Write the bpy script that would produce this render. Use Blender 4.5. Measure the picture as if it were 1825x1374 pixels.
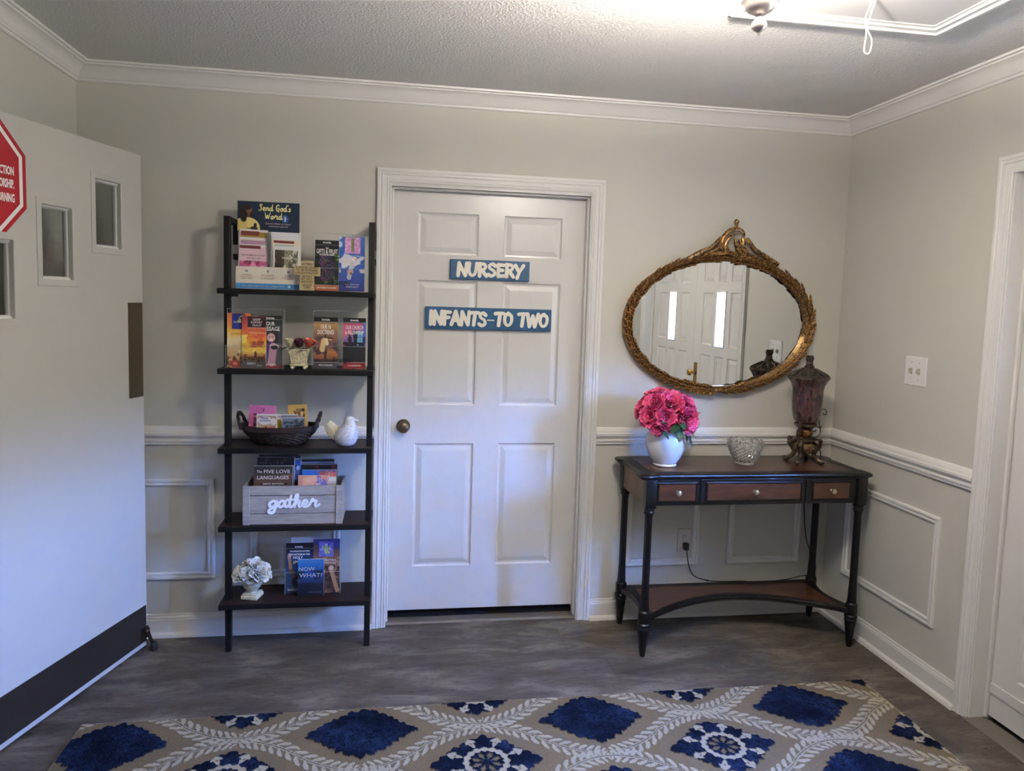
import bpy, bmesh, math, random
import numpy as np
from mathutils import Vector, Matrix

for o in list(bpy.data.objects):
    bpy.data.objects.remove(o, do_unlink=True)
C = bpy.context.scene.collection
SC = bpy.context.scene
PI = math.pi

# ------------------------------------------------------------------ camera
def make_camera():
    yaw, pitch, roll, f = 0.1579, -0.0851, 0.0300, 1293.49
    fw = Vector((math.sin(yaw)*math.cos(pitch), math.cos(yaw)*math.cos(pitch), math.sin(pitch)))
    r = Vector((math.cos(yaw), -math.sin(yaw), 0)); u = r.cross(fw)
    r2 = r*math.cos(roll) + u*math.sin(roll); u2 = -r*math.sin(roll) + u*math.cos(roll)
    cd = bpy.data.cameras.new('camera'); c = bpy.data.objects.new('camera', cd); C.objects.link(c)
    m = Matrix((r2, u2, -fw)).transposed().to_4x4(); m.translation = Vector((0.1507, -3.35, 1.5431))
    c.matrix_world = m
    cd.sensor_fit = 'HORIZONTAL'; cd.sensor_width = 36; cd.lens = 36*f/1825
    cd.shift_x = 1.5/1825; cd.shift_y = -38.7/1825
    cd.clip_start = 0.05
    SC.camera = c
make_camera()

# ------------------------------------------------------------------ world, light, exposure
SKY = 700.0          # daylight that reaches the room only through the door glass
LAMP = 50.0          # ceiling lamp bowl
BULB = 125.0         # bulb inside the bowl: reaches the ceiling over the rim
def make_world():
    w = bpy.data.worlds.new('world'); SC.world = w; w.use_nodes = True
    nt = w.node_tree; nt.nodes.clear()
    tc = nt.nodes.new('ShaderNodeTexCoord'); sp = nt.nodes.new('ShaderNodeSeparateXYZ')
    rp = nt.nodes.new('ShaderNodeValToRGB'); bg = nt.nodes.new('ShaderNodeBackground'); out = nt.nodes.new('ShaderNodeOutputWorld')
    mp = nt.nodes.new('ShaderNodeMapRange'); mp.inputs['From Min'].default_value = -1; mp.inputs['From Max'].default_value = 1
    nt.links.new(tc.outputs['Generated'], sp.inputs[0]); nt.links.new(sp.outputs['Z'], mp.inputs['Value'])
    nt.links.new(mp.outputs['Result'], rp.inputs[0]); nt.links.new(rp.outputs[0], bg.inputs[0]); nt.links.new(bg.outputs[0], out.inputs[0])
    e = rp.color_ramp.elements
    e[0].position = 0.0; e[0].color = (0.05, 0.053, 0.053, 1)
    e[1].position = 1.0; e[1].color = (0.10, 0.28, 1.0, 1)
    a = e.new(0.555); a.color = (0.045, 0.055, 0.055, 1)
    b = e.new(0.60); b.color = (0.17, 0.36, 1.0, 1)
    bg.inputs[1].default_value = SKY
make_world()
SC.view_settings.view_transform = 'Standard'
SC.view_settings.look = 'None'
SC.view_settings.gamma = 1
SC.view_settings.use_curve_mapping = False
SC.view_settings.exposure = 0.66

# ------------------------------------------------------------------ sizes
XL, XR = -1.1815, 2.3463
YF = -4.35
ZC = 2.475
LAMP_POS = (0.951, -1.75)

# ------------------------------------------------------------------ colour and materials
def lin(c):
    c = np.asarray(c, float)/255.0
    return np.where(c <= 0.04045, c/12.92, ((c+0.055)/1.055)**2.4)
def L4(c):
    return tuple(float(x) for x in lin(c)) + (1.0,)

MATS = {}
def mat(name, col=(200, 200, 200), rough=0.5, metal=0.0, bump=None, spec=0.5, mix=None, attr=False, emit=None, coat=0.0, stretch=None):
    """bump=(scale,strength,distance); mix=(second colour, noise scale, low, high) blends a second colour by noise"""
    if name in MATS: return MATS[name]
    m = bpy.data.materials.new(name); m.use_nodes = True; nt = m.node_tree
    p = nt.nodes['Principled BSDF']
    p.inputs['Base Color'].default_value = L4(col); p.inputs['Roughness'].default_value = rough
    p.inputs['Metallic'].default_value = metal; p.inputs['Specular IOR Level'].default_value = spec
    p.inputs['Coat Weight'].default_value = coat
    tc = nt.nodes.new('ShaderNodeTexCoord'); src = tc.outputs['Object']
    if stretch:
        mp = nt.nodes.new('ShaderNodeMapping'); mp.inputs['Scale'].default_value = stretch
        nt.links.new(src, mp.inputs['Vector']); src = mp.outputs['Vector']
    base = None
    if attr:
        a = nt.nodes.new('ShaderNodeAttribute'); a.attribute_name = 'Col'; base = a.outputs['Color']
        nt.links.new(base, p.inputs['Base Color'])
    if mix:
        n = nt.nodes.new('ShaderNodeTexNoise'); n.inputs['Scale'].default_value = mix[1]; n.inputs['Detail'].default_value = 6; n.inputs['Roughness'].default_value = 0.62
        nt.links.new(src, n.inputs['Vector'])
        r = nt.nodes.new('ShaderNodeMapRange'); r.inputs['From Min'].default_value = mix[2]; r.inputs['From Max'].default_value = mix[3]
        nt.links.new(n.outputs['Fac'], r.inputs['Value'])
        x = nt.nodes.new('ShaderNodeMix'); x.data_type = 'RGBA'
        nt.links.new(r.outputs['Result'], x.inputs['Factor'])
        if base is not None: nt.links.new(base, x.inputs['A'])
        else: x.inputs['A'].default_value = L4(col)
        x.inputs['B'].default_value = L4(mix[0])
        nt.links.new(x.outputs['Result'], p.inputs['Base Color'])
    if bump:
        n = nt.nodes.new('ShaderNodeTexNoise'); n.inputs['Scale'].default_value = bump[0]; n.inputs['Detail'].default_value = 3
        nt.links.new(src, n.inputs['Vector'])
        b = nt.nodes.new('ShaderNodeBump'); b.inputs['Strength'].default_value = bump[1]; b.inputs['Distance'].default_value = bump[2]
        nt.links.new(n.outputs['Fac'], b.inputs['Height']); nt.links.new(b.outputs['Normal'], p.inputs['Normal'])
    if emit:
        p.inputs['Emission Color'].default_value = tuple(emit[0])+(1,); p.inputs['Emission Strength'].default_value = emit[1]
    MATS[name] = m; return m

def clear_mat(name, tint=(1, 1, 1), gloss=0.10, rough=0.02):
    """thin clear sheet: mostly see-through, a little mirror-like"""
    m = bpy.data.materials.new(name); m.use_nodes = True; nt = m.node_tree; nt.nodes.clear()
    o = nt.nodes.new('ShaderNodeOutputMaterial'); t = nt.nodes.new('ShaderNodeBsdfTransparent'); g = nt.nodes.new('ShaderNodeBsdfGlossy')
    t.inputs[0].default_value = tuple(tint)+(1,); g.inputs['Roughness'].default_value = rough
    x = nt.nodes.new('ShaderNodeMixShader'); f = nt.nodes.new('ShaderNodeLayerWeight'); f.inputs[0].default_value = 0.5
    pw = nt.nodes.new('ShaderNodeMath'); pw.operation = 'POWER'; pw.inputs[1].default_value = 5
    ad = nt.nodes.new('ShaderNodeMath'); ad.operation = 'MULTIPLY_ADD'; ad.inputs[1].default_value = 0.95; ad.inputs[2].default_value = gloss; ad.use_clamp = True
    nt.links.new(f.outputs['Facing'], pw.inputs[0]); nt.links.new(pw.outputs[0], ad.inputs[0]); nt.links.new(ad.outputs[0], x.inputs[0])
    nt.links.new(t.outputs[0], x.inputs[1]); nt.links.new(g.outputs[0], x.inputs[2]); nt.links.new(x.outputs[0], o.inputs[0])
    MATS[name] = m; return m

M_wall = mat('wall_paint', (200, 197, 187), 0.6, bump=(160, 0.08, 0.002))
M_trim = mat('white_trim', (222, 220, 215), 0.38)
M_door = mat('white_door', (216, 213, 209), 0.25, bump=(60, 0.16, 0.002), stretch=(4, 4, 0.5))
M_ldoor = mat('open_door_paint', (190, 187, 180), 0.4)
M_black = mat('black_metal', (11, 11, 12), 0.5, spec=0.35)
M_shelf = mat('dark_shelf_wood', (42, 27, 24), 0.5, spec=0.25, mix=((20, 13, 13), 9, 0.35, 0.7), stretch=(1.2, 8, 8))
M_shelfedge = mat('shelf_edge', (11, 10, 11), 0.55, spec=0.3)
M_brass = mat('antique_brass', (112, 98, 80), 0.32, 1.0)
M_gold = mat('aged_gold', (190, 146, 86), 0.30, 0.75, mix=((56, 38, 28), 95, 0.40, 0.60), bump=(160, 0.35, 0.002))
M_bronze = mat('bronze', (96, 82, 68), 0.42, 0.7, mix=((44, 34, 28), 45, 0.42, 0.62), bump=(90, 0.4, 0.003))
M_tblack = mat('table_black', (9, 7, 7), 0.36, mix=((38, 23, 16), 26, 0.60, 0.80), coat=0.1, spec=0.4)
M_tbrown = mat('table_brown', (84, 49, 31), 0.28, mix=((44, 24, 17), 7, 0.36, 0.72), stretch=(1.0, 7, 7), coat=0.3)
M_tapron = mat('table_side', (120, 92, 70), 0.4, mix=((80, 60, 46), 12, 0.4, 0.7))
M_porcelain = mat('white_porcelain', (226, 226, 226), 0.12, coat=0.6)
M_ivory = mat('ivory_ceramic', (222, 212, 178), 0.45, mix=((170, 156, 118), 60, 0.5, 0.75), bump=(160, 0.6, 0.004))
M_plastic = mat('white_plastic', (232, 231, 228), 0.3)
M_dark = mat('dark_slot', (18, 16, 15), 0.6)
M_cord = mat('black_cord', (18, 17, 17), 0.5)
M_print = mat('printed_paper', attr=True, rough=0.38)
M_petal = mat('petal', attr=True, rough=0.65)
M_leaf = mat('green_leaf', (40, 82, 58), 0.5, mix=((24, 56, 42), 30, 0.4, 0.6))
M_rug = mat('rug_pile', attr=True, rough=1.0, spec=0.0, bump=(420, 0.6, 0.004))
M_navy = mat('sign_blue', (32, 82, 122), 0.4, mix=((26, 68, 104), 14, 0.4, 0.7))
M_cream = mat('cream_letter', (236, 229, 215), 0.5)
M_red = mat('sign_red', (166, 20, 36), 0.35)
M_white = mat('white_ink', (240, 238, 234), 0.5)
M_inkb = mat('black_ink', (22, 20, 22), 0.5)
M_inkg = mat('grey_ink', (120, 104, 92), 0.5)
M_inky = mat('yellow_ink', (236, 226, 150), 0.5)
M_inkbl = mat('blue_ink', (46, 92, 150), 0.5)
M_inkrd = mat('red_ink', (176, 70, 60), 0.5)
M_kick = mat('dark_kick_plate', (46, 40, 34), 0.4, 0.2)
M_push = mat('push_plate', (128, 116, 92), 0.33, 0.9, stretch=(1, 1, 30), bump=(20, 0.05, 0.001))
M_grey_wood = mat('grey_wood', (166, 160, 154), 0.6, mix=((136, 130, 126), 12, 0.35, 0.7), stretch=(1, 6, 9))
M_cutword = mat('white_cutout', (242, 242, 244), 0.5)
M_wicker = mat('dark_wicker', (44, 29, 22), 0.55, mix=((20, 13, 11), 50, 0.4, 0.6))
M_tan = mat('tan_wood', (190, 172, 128), 0.6, mix=((168, 148, 104), 30, 0.4, 0.7))
M_nickel = mat('lamp_metal', (196, 186, 180), 0.35, 0.6)
M_cordw = mat('white_string', (238, 236, 230), 0.7)
M_carpet = mat('dark_carpet', (26, 24, 24), 0.95, bump=(500, 1, 0.01))
M_thresh = mat('threshold_strip', (104, 98, 90), 0.45)
M_ring = mat('taupe', (132, 118, 94), 0.9)
M_pane = clear_mat('clear_pane', (0.88, 0.90, 0.90), 0.09, 0.05)
M_dglass = clear_mat('door_glass', (0.96, 0.97, 1.0), 0.05)
M_acryl = clear_mat('clear_acrylic', (0.985, 0.988, 0.992), 0.03, 0.03)
M_aglint = mat('acrylic_edge_glint', (176, 184, 188), 0.25)  # pale colour stands in for the light that acrylic edges catch

def special_materials():
    # ceiling: popcorn texture
    m = mat('popcorn_ceiling', (228, 225, 221), 0.85); nt = m.node_tree; p = nt.nodes['Principled BSDF']
    tc = nt.nodes.new('ShaderNodeTexCoord'); n = nt.nodes.new('ShaderNodeTexNoise'); n.inputs['Scale'].default_value = 105; n.inputs['Detail'].default_value = 3; n.inputs['Roughness'].default_value = 0.6
    r = nt.nodes.new('ShaderNodeMapRange'); r.inputs['From Min'].default_value = 0.40; r.inputs['From Max'].default_value = 0.66
    b = nt.nodes.new('ShaderNodeBump'); b.inputs['Strength'].default_value = 0.55; b.inputs['Distance'].default_value = 0.005
    nt.links.new(tc.outputs['Object'], n.inputs['Vector']); nt.links.new(n.outputs['Fac'], r.inputs['Value']); nt.links.new(r.outputs[0], b.inputs['Height']); nt.links.new(b.outputs[0], p.inputs['Normal'])
    p.inputs['Specular IOR Level'].default_value = 0.25
    # floor: grey-brown stone look, streaks along x
    m = mat('stone_vinyl', (104, 96, 89), 0.55, spec=0.3); nt = m.node_tree; p = nt.nodes['Principled BSDF']
    tc = nt.nodes.new('ShaderNodeTexCoord')
    mp = nt.nodes.new('ShaderNodeMapping'); mp.inputs['Scale'].default_value = (0.9, 2.9, 1); nt.links.new(tc.outputs['Object'], mp.inputs[0])
    n1 = nt.nodes.new('ShaderNodeTexNoise'); n1.inputs['Scale'].default_value = 3.2; n1.inputs['Detail'].default_value = 9; n1.inputs['Roughness'].default_value = 0.68; n1.inputs['Distortion'].default_value = 0.5
    nt.links.new(mp.outputs[0], n1.inputs['Vector'])
    rp = nt.nodes.new('ShaderNodeValToRGB'); nt.links.new(n1.outputs['Fac'], rp.inputs[0])
    e = rp.color_ramp.elements; e[0].position = 0.30; e[0].color = L4((54, 48, 42)); e[1].position = 0.72; e[1].color = L4((128, 119, 108))
    k = e.new(0.5); k.color = L4((82, 75, 67))
    mp2 = nt.nodes.new('ShaderNodeMapping'); mp2.inputs['Scale'].default_value = (3.2, 13, 1); nt.links.new(tc.outputs['Object'], mp2.inputs[0])
    n2 = nt.nodes.new('ShaderNodeTexNoise'); n2.inputs['Scale'].default_value = 5; n2.inputs['Detail'].default_value = 8; n2.inputs['Roughness'].default_value = 0.75
    nt.links.new(mp2.outputs[0], n2.inputs['Vector'])
    r2 = nt.nodes.new('ShaderNodeMapRange'); r2.inputs['From Min'].default_value = 0.36; r2.inputs['From Max'].default_value = 0.46; r2.inputs['To Min'].default_value = 0.85; r2.inputs['To Max'].default_value = 0
    nt.links.new(n2.outputs['Fac'], r2.inputs['Value'])
    x = nt.nodes.new('ShaderNodeMix'); x.data_type = 'RGBA'; x.inputs['B'].default_value = L4((42, 37, 34))
    nt.links.new(r2.outputs[0], x.inputs['Factor']); nt.links.new(rp.outputs[0], x.inputs['A']); nt.links.new(x.outputs['Result'], p.inputs['Base Color'])
    b = nt.nodes.new('ShaderNodeBump'); b.inputs['Strength'].default_value = 0.25; b.inputs['Distance'].default_value = 0.002
    nt.links.new(n2.outputs['Fac'], b.inputs['Height']); nt.links.new(b.outputs[0], p.inputs['Normal'])
    # mirror
    m = mat('mirror_glass', (236, 240, 238), 0.0, 1.0)
    # lamp bowl: frosted glass lit from within
    m = mat('lit_glass', (255, 250, 240), 0.4, emit=((1.0, 0.925, 0.83), LAMP))
    # amber mottled glass shade
    m = mat('amber_shade', (74, 40, 30), 0.22, coat=0.4); nt = m.node_tree; p = nt.nodes['Principled BSDF']
    tc = nt.nodes.new('ShaderNodeTexCoord'); mp = nt.nodes.new('ShaderNodeMapping'); mp.inputs['Scale'].default_value = (1, 1, 0.35); nt.links.new(tc.outputs['Object'], mp.inputs[0])
    n = nt.nodes.new('ShaderNodeTexNoise'); n.inputs['Scale'].default_value = 95; n.inputs['Detail'].default_value = 4; nt.links.new(mp.outputs[0], n.inputs['Vector'])
    rp = nt.nodes.new('ShaderNodeValToRGB'); nt.links.new(n.outputs['Fac'], rp.inputs[0]); e = rp.color_ramp.elements
    e[0].position = 0.36; e[0].color = L4((42, 26, 27)); e[1].position = 0.72; e[1].color = L4((98, 66, 54)); k = e.new(0.52); k.color = L4((64, 39, 36))
    nt.links.new(rp.outputs[0], p.inputs['Base Color'])
    # cut crystal
    m = bpy.data.materials.new('cut_crystal'); m.use_nodes = True; p = m.node_tree.nodes['Principled BSDF']
    p.inputs['Transmission Weight'].default_value = 0.93; p.inputs['Roughness'].default_value = 0.01; p.inputs['IOR'].default_value = 1.45; p.inputs['Base Color'].default_value = (1, 1, 1, 1)
    MATS['cut_crystal'] = m
special_materials()

# ------------------------------------------------------------------ mesh builder
class B:
    def __init__(s): s.v = []; s.f = []; s.c = None
    def add(s, vs, fs, col=None):
        n = len(s.v); s.v += [tuple(map(float, p)) for p in vs]; s.f += [tuple(i+n for i in f) for f in fs]
        if col is not None:
            if s.c is None: s.c = []
            s.c += [tuple(map(float, q)) for q in col]
        return s
    def box(s, x0, x1, y0, y1, z0, z1):
        return s.add([(x0,y0,z0),(x1,y0,z0),(x1,y1,z0),(x0,y1,z0),(x0,y0,z1),(x1,y0,z1),(x1,y1,z1),(x0,y1,z1)],
                     [(0,3,2,1),(4,5,6,7),(0,1,5,4),(1,2,6,5),(2,3,7,6),(3,0,4,7)])
    def bbox(s, x0, x1, y0, y1, z0, z1, r=0.003):
        """box with chamfered edges"""
        bm = bmesh.new(); bmesh.ops.create_cube(bm, size=1)
        for v in bm.verts:
            v.co = ((x0+x1)/2+v.co.x*(x1-x0), (y0+y1)/2+v.co.y*(y1-y0), (z0+z1)/2+v.co.z*(z1-z0))
        bmesh.ops.bevel(bm, geom=bm.edges[:], offset=r, segments=2, affect='EDGES', profile=0.5)
        bm.verts.index_update(); s.add([v.co[:] for v in bm.verts], [[v.index for v in f.verts] for f in bm.faces]); bm.free(); return s
    def grid(s, P, wu=False, wv=False, col=None):
        """P[i][j] points; quads between"""
        P = np.asarray(P, float); a, b = P.shape[:2]; fs = []
        for i in range(a if wu else a-1):
            for j in range(b if wv else b-1):
                i2, j2 = (i+1) % a, (j+1) % b
                fs.append((i*b+j, i2*b+j, i2*b+j2, i*b+j2))
        return s.add(P.reshape(-1, 3), fs, None if col is None else np.asarray(col).reshape(-1, 3))
    def lathe(s, prof, n=32, cx=0, cy=0, z=0, mod=None, cap=True):
        ang = np.linspace(0, 2*PI, n, endpoint=False); P = []
        for k, (r, h) in enumerate(prof):
            rr = r*np.ones(n) if mod is None else r*mod(ang, k)
            P.append(np.stack([cx+rr*np.cos(ang), cy+rr*np.sin(ang), z+h*np.ones(n)], 1))
        n0 = len(s.v); s.grid(P, wv=True)
        if cap:
            s.f.append(tuple(n0+i for i in range(n))[::-1]); s.f.append(tuple(n0+(len(prof)-1)*n+i for i in range(n)))
        return s
    def tube(s, pts, rad, n=8, smooth=4, flat=1.0):
        pts = [np.asarray(p, float) for p in pts]
        if np.isscalar(rad): rad = [rad]*len(pts)
        if smooth and len(pts) > 2: pts, rad = catmull(pts, rad, smooth)
        P = []; up = np.array([0.31, 0.42, 0.85])
        for i, p in enumerate(pts):
            t = pts[min(i+1, len(pts)-1)]-pts[max(i-1, 0)]; t = t/(np.linalg.norm(t)+1e-12)
            a = np.cross(up, t)
            if np.linalg.norm(a) < 1e-3: a = np.cross((1, 0, 0), t)
            a /= np.linalg.norm(a); b = np.cross(t, a); up = b
            th = np.linspace(0, 2*PI, n, endpoint=False)
            P.append(p + rad[i]*(np.cos(th)[:, None]*a + flat*np.sin(th)[:, None]*b))
        n0 = len(s.v); s.grid(P, wv=True); k = len(pts)
        s.f.append(tuple(n0+i for i in range(n))[::-1]); s.f.append(tuple(n0+(k-1)*n+i for i in range(n)))
        return s
    def prism(s, poly, z0, z1, map=lambda a, b, h: (a, b, h)):
        n = len(poly); vs = [map(a, b, z0) for a, b in poly]+[map(a, b, z1) for a, b in poly]
        fs = [tuple(range(n))[::-1], tuple(range(n, 2*n))]+[(i, (i+1) % n, n+(i+1) % n, n+i) for i in range(n)]
        return s.add(vs, fs)
    def sphere(s, c, r, n=12, m=8):
        if np.isscalar(r): r = (r, r, r)
        P = []
        for i in range(m+1):
            t = PI*i/m
            P.append([(c[0]+r[0]*math.sin(t)*math.cos(2*PI*j/n), c[1]+r[1]*math.sin(t)*math.sin(2*PI*j/n), c[2]+r[2]*math.cos(t)) for j in range(n)])
        return s.grid(P, wv=True)
    def xf(s, M, start=0):
        M = np.array(M); 
        if len(s.v) > start:
            V = np.array(s.v[start:]); V = V@M[:3, :3].T+M[:3, 3]; s.v[start:] = [tuple(p) for p in V]
        return s

def catmull(pts, rad, k):
    P = [2*pts[0]-pts[1]]+pts+[2*pts[-1]-pts[-2]]; op = []; orr = []
    for i in range(1, len(P)-2):
        for j in range(k):
            t = j/k; a, b, c, d = P[i-1], P[i], P[i+1], P[i+2]
            op.append(0.5*(2*b+(c-a)*t+(2*a-5*b+4*c-d)*t*t+(3*b-a-3*c+d)*t**3)); orr.append(rad[i-1]*(1-t)+rad[i]*t)
    op.append(pts[-1]); orr.append(rad[-1]); return op, orr

def root_of(o):
    while o.parent: o = o.parent
    return o
def obj(name, b, m, parent=None, loc=None, smooth=35, local=False, recalc=True, rotz=0):
    """b in world coordinates unless local; a child's mesh is stored relative to the base of its thing"""
    V = np.array(b.v, float).reshape(-1, 3)
    off = np.zeros(3)
    if not local:
        if parent is not None: off = np.array(root_of(parent).location)
        elif loc is not None: off = np.array(loc, float)
    me = bpy.data.meshes.new(name); me.from_pydata((V-off).tolist(), [], b.f)
    if b.c is not None:
        at = me.color_attributes.new('Col', 'FLOAT_COLOR', 'POINT')
        a = np.ones((len(V), 4)); a[:, :3] = lin(np.array(b.c)); at.data.foreach_set('color', a.ravel())
    if recalc:
        bm = bmesh.new(); bm.from_mesh(me); bmesh.ops.recalc_face_normals(bm, faces=bm.faces[:]); bm.to_mesh(me); bm.free()
    for k in (m if isinstance(m, (list, tuple)) else [m]): me.materials.append(k)
    if smooth:
        me.polygons.foreach_set('use_smooth', [True]*len(me.polygons)); me.set_sharp_from_angle(angle=math.radians(smooth))
    me.update()
    o = bpy.data.objects.new(name, me); C.objects.link(o)
    if parent is not None: o.parent = parent
    elif loc is not None: o.location = loc; o.rotation_euler.z = rotz
    return o
def dup(o, parent, name=None):
    c = o.copy(); C.objects.link(c); c.parent = parent
    return c
def tag(o, label=None, cat=None, group=None, kind=None):
    if label: o['label'] = label
    if cat: o['category'] = cat
    if group: o['group'] = group
    if kind: o['kind'] = kind
    return o
def thing(name, label, cat, loc, rotz=0, group=None):
    e = bpy.data.objects.new(name, None); C.objects.link(e); e.location = loc; e.rotation_euler.z = rotz; e.empty_display_size = 0.05
    return tag(e, label, cat, group)
def struct(name, b, m, parent=None, smooth=35, **k):
    o = obj(name, b, m, parent, smooth=smooth, **k)
    if parent is None: o['kind'] = 'structure'
    return o

# sweeps for mouldings
def sweep_h(path, prof, closed=False):
    """horizontal moulding; path of (x,y) corners on the wall line with the room on the LEFT of travel; prof of (out, z)"""
    n = len(path); b = B(); rows = []
    for i, p in enumerate(path):
        p = Vector(p)
        d0 = (p-Vector(path[i-1])).normalized() if (i > 0 or closed) else None
        d1 = (Vector(path[(i+1) % n])-p).normalized() if (i < n-1 or closed) else None
        if d0 is None: d0 = d1
        if d1 is None: d1 = d0
        n0 = Vector((-d0.y, d0.x)); n1 = Vector((-d1.y, d1.x)); m = (n0+n1); m = m/m.dot(n0)
        rows.append([(p.x+m.x*a, p.y+m.y*a, z) for a, z in prof])
    b.grid(rows, wu=closed)
    if not closed:
        k = len(prof); b.f.append(tuple(range(k))); b.f.append(tuple((n-1)*k+i for i in range(k)))
    return b
def frame_rect(a0, a1, b0, b1, prof, T, open_bottom=False):
    """moulding round a rectangle in a plane; prof of (inset from outer edge, height); T(a,b,h)->world"""
    b = B(); rows = []
    if open_bottom:
        cs = [(a0, b0, 1, 0), (a0, b1, 1, -1), (a1, b1, -1, -1), (a1, b0, -1, 0)]
    else:
        cs = [(a0, b0, 1, 1), (a0, b1, 1, -1), (a1, b1, -1, -1), (a1, b0, -1, 1)]
    for x, z, sx, sz in cs: rows.append([T(x+sx*i, z+sz*i, h) for i, h in prof])
    b.grid(rows, wu=not open_bottom)
    if open_bottom:
        k = len(prof); b.f.append(tuple(range(k))); b.f.append(tuple(3*k+i for i in range(k)))
    return b
def slab(xs, zs, hole, T, h0, h1, skip_front=()):
    """slab over a grid of cells with through holes; T(a,b,h)"""
    b = B(); F = lambda i, j: 0 <= i < len(xs)-1 and 0 <= j < len(zs)-1 and (i, j) not in hole
    for i in range(len(xs)-1):
        for j in range(len(zs)-1):
            if not F(i, j): continue
            a0, a1, c0, c1 = xs[i], xs[i+1], zs[j], zs[j+1]
            if (i, j) not in skip_front: b.add([T(a0,c0,h1),T(a1,c0,h1),T(a1,c1,h1),T(a0,c1,h1)], [(0,1,2,3)])
            b.add([T(a0,c0,h0),T(a1,c0,h0),T(a1,c1,h0),T(a0,c1,h0)], [(3,2,1,0)])
            for (di, dj, p, q) in ((-1,0,(a0,c0),(a0,c1)),(1,0,(a1,c0),(a1,c1)),(0,-1,(a0,c0),(a1,c0)),(0,1,(a0,c1),(a1,c1))):
                if not F(i+di, j+dj): b.add([T(*p,h0),T(*q,h0),T(*q,h1),T(*p,h1)], [(0,1,2,3)])
    bm = bmesh.new(); vs = [bm.verts.new(v) for v in b.v]
    for f in b.f: bm.faces.new([vs[i] for i in f])
    bmesh.ops.remove_doubles(bm, verts=bm.verts[:], dist=1e-5); bm.verts.index_update()
    o = B().add([v.co[:] for v in bm.verts], [[v.index for v in f.verts] for f in bm.faces]); bm.free(); return o
def raised_panel(a0, a1, b0, b1, T, h):
    b = B(); loops = [(0, 0), (0.006, -0.008), (0.013, -0.009), (0.036, -0.0025)]
    rows = [[T(a0+i, b0+i, h+d), T(a1-i, b0+i, h+d), T(a1-i, b1-i, h+d), T(a0+i, b1-i, h+d)] for i, d in loops]
    b.grid(rows, wv=True); k = 4*(len(loops)-1); b.f.append((k, k+1, k+2, k+3)); return b

# lettering
def text_b(s, size, depth=0.0004, align='CENTER', bold=0.0, shear=0.0, width=None, font_sx=1.0):
    """flat letters in the x-z plane facing -y, origin at the baseline"""
    cu = bpy.data.curves.new('t', 'FONT'); cu.body = s; cu.size = size; cu.align_x = align; cu.offset = bold; cu.shear = shear; cu.extrude = depth/2; cu.resolution_u = 2
    o = bpy.data.objects.new('t', cu); C.objects.link(o)
    me = bpy.data.meshes.new_from_object(o)
    V = np.zeros(len(me.vertices)*3); me.vertices.foreach_get('co', V); V = V.reshape(-1, 3)
    F = [tuple(p.vertices) for p in me.polygons]
    bpy.data.objects.remove(o); bpy.data.curves.remove(cu); bpy.data.meshes.remove(me)
    sx = font_sx
    if width is not None and len(V):
        w = V[:, 0].max()-V[:, 0].min(); sx = width/max(w, 1e-6)
    b = B(); b.add(np.stack([V[:, 0]*sx, -V[:, 2], V[:, 1]], 1), F); return b
def ribbon(b, pts, w, h0, h1, k=5, closed=False, M=lambda x, y, h: (x, -h, y)):
    """flat stroke of a brush: pts (x,y), widths w, raised from h0 to h1"""
    pts = [np.array(p, float) for p in pts]
    if np.isscalar(w): w = [w]*len(pts)
    w = list(w)
    if len(w) != len(pts): w = list(np.interp(np.linspace(0, 1, len(pts)), np.linspace(0, 1, len(w)), w))
    if len(pts) > 2: pts, w = catmull(pts, w, k)
    L, R = [], []
    for i, p in enumerate(pts):
        t = pts[min(i+1, len(pts)-1)]-pts[max(i-1, 0)]; t /= (np.linalg.norm(t)+1e-9); n = np.array([-t[1], t[0]])
        L.append(p+n*w[i]/2); R.append(p-n*w[i]/2)
    # round ends
    def cap(i, sgn):
        t = pts[i]-pts[i-1] if i else pts[0]-pts[1]; t = t/(np.linalg.norm(t)+1e-9)
        n = np.array([-t[1], t[0]])
        return [pts[i]+w[i]/2*(math.cos(a)*n*1+math.sin(a)*t) for a in (PI*0.25, PI*0.5, PI*0.75)]
    poly_rows = [(l, r) for l, r in zip(L, R)]
    n0 = len(b.v); m = len(poly_rows)
    up = [h1+(h1-h0)*0.22*i/max(1, m-1) for i in range(m)]
    rows = [[M(l[0], l[1], h0), M(l[0], l[1], u_), M(r[0], r[1], u_), M(r[0], r[1], h0)] for (l, r), u_ in zip(poly_rows, up)]
    b.grid(rows, wv=True); b.f.append((n0, n0+1, n0+2, n0+3)); k4 = n0+4*(m-1); b.f.append((k4, k4+1, k4+2, k4+3))
    for i in (0, m-1):
        c = cap(i, 1); base = [L[i], R[i]] if i else [R[i], L[i]]
        poly = [base[0]]+c+[base[1]]
        b.prism([tuple(q) for q in poly], h0, up[i], lambda x, y, h: M(x, y, h))
    return b
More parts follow.
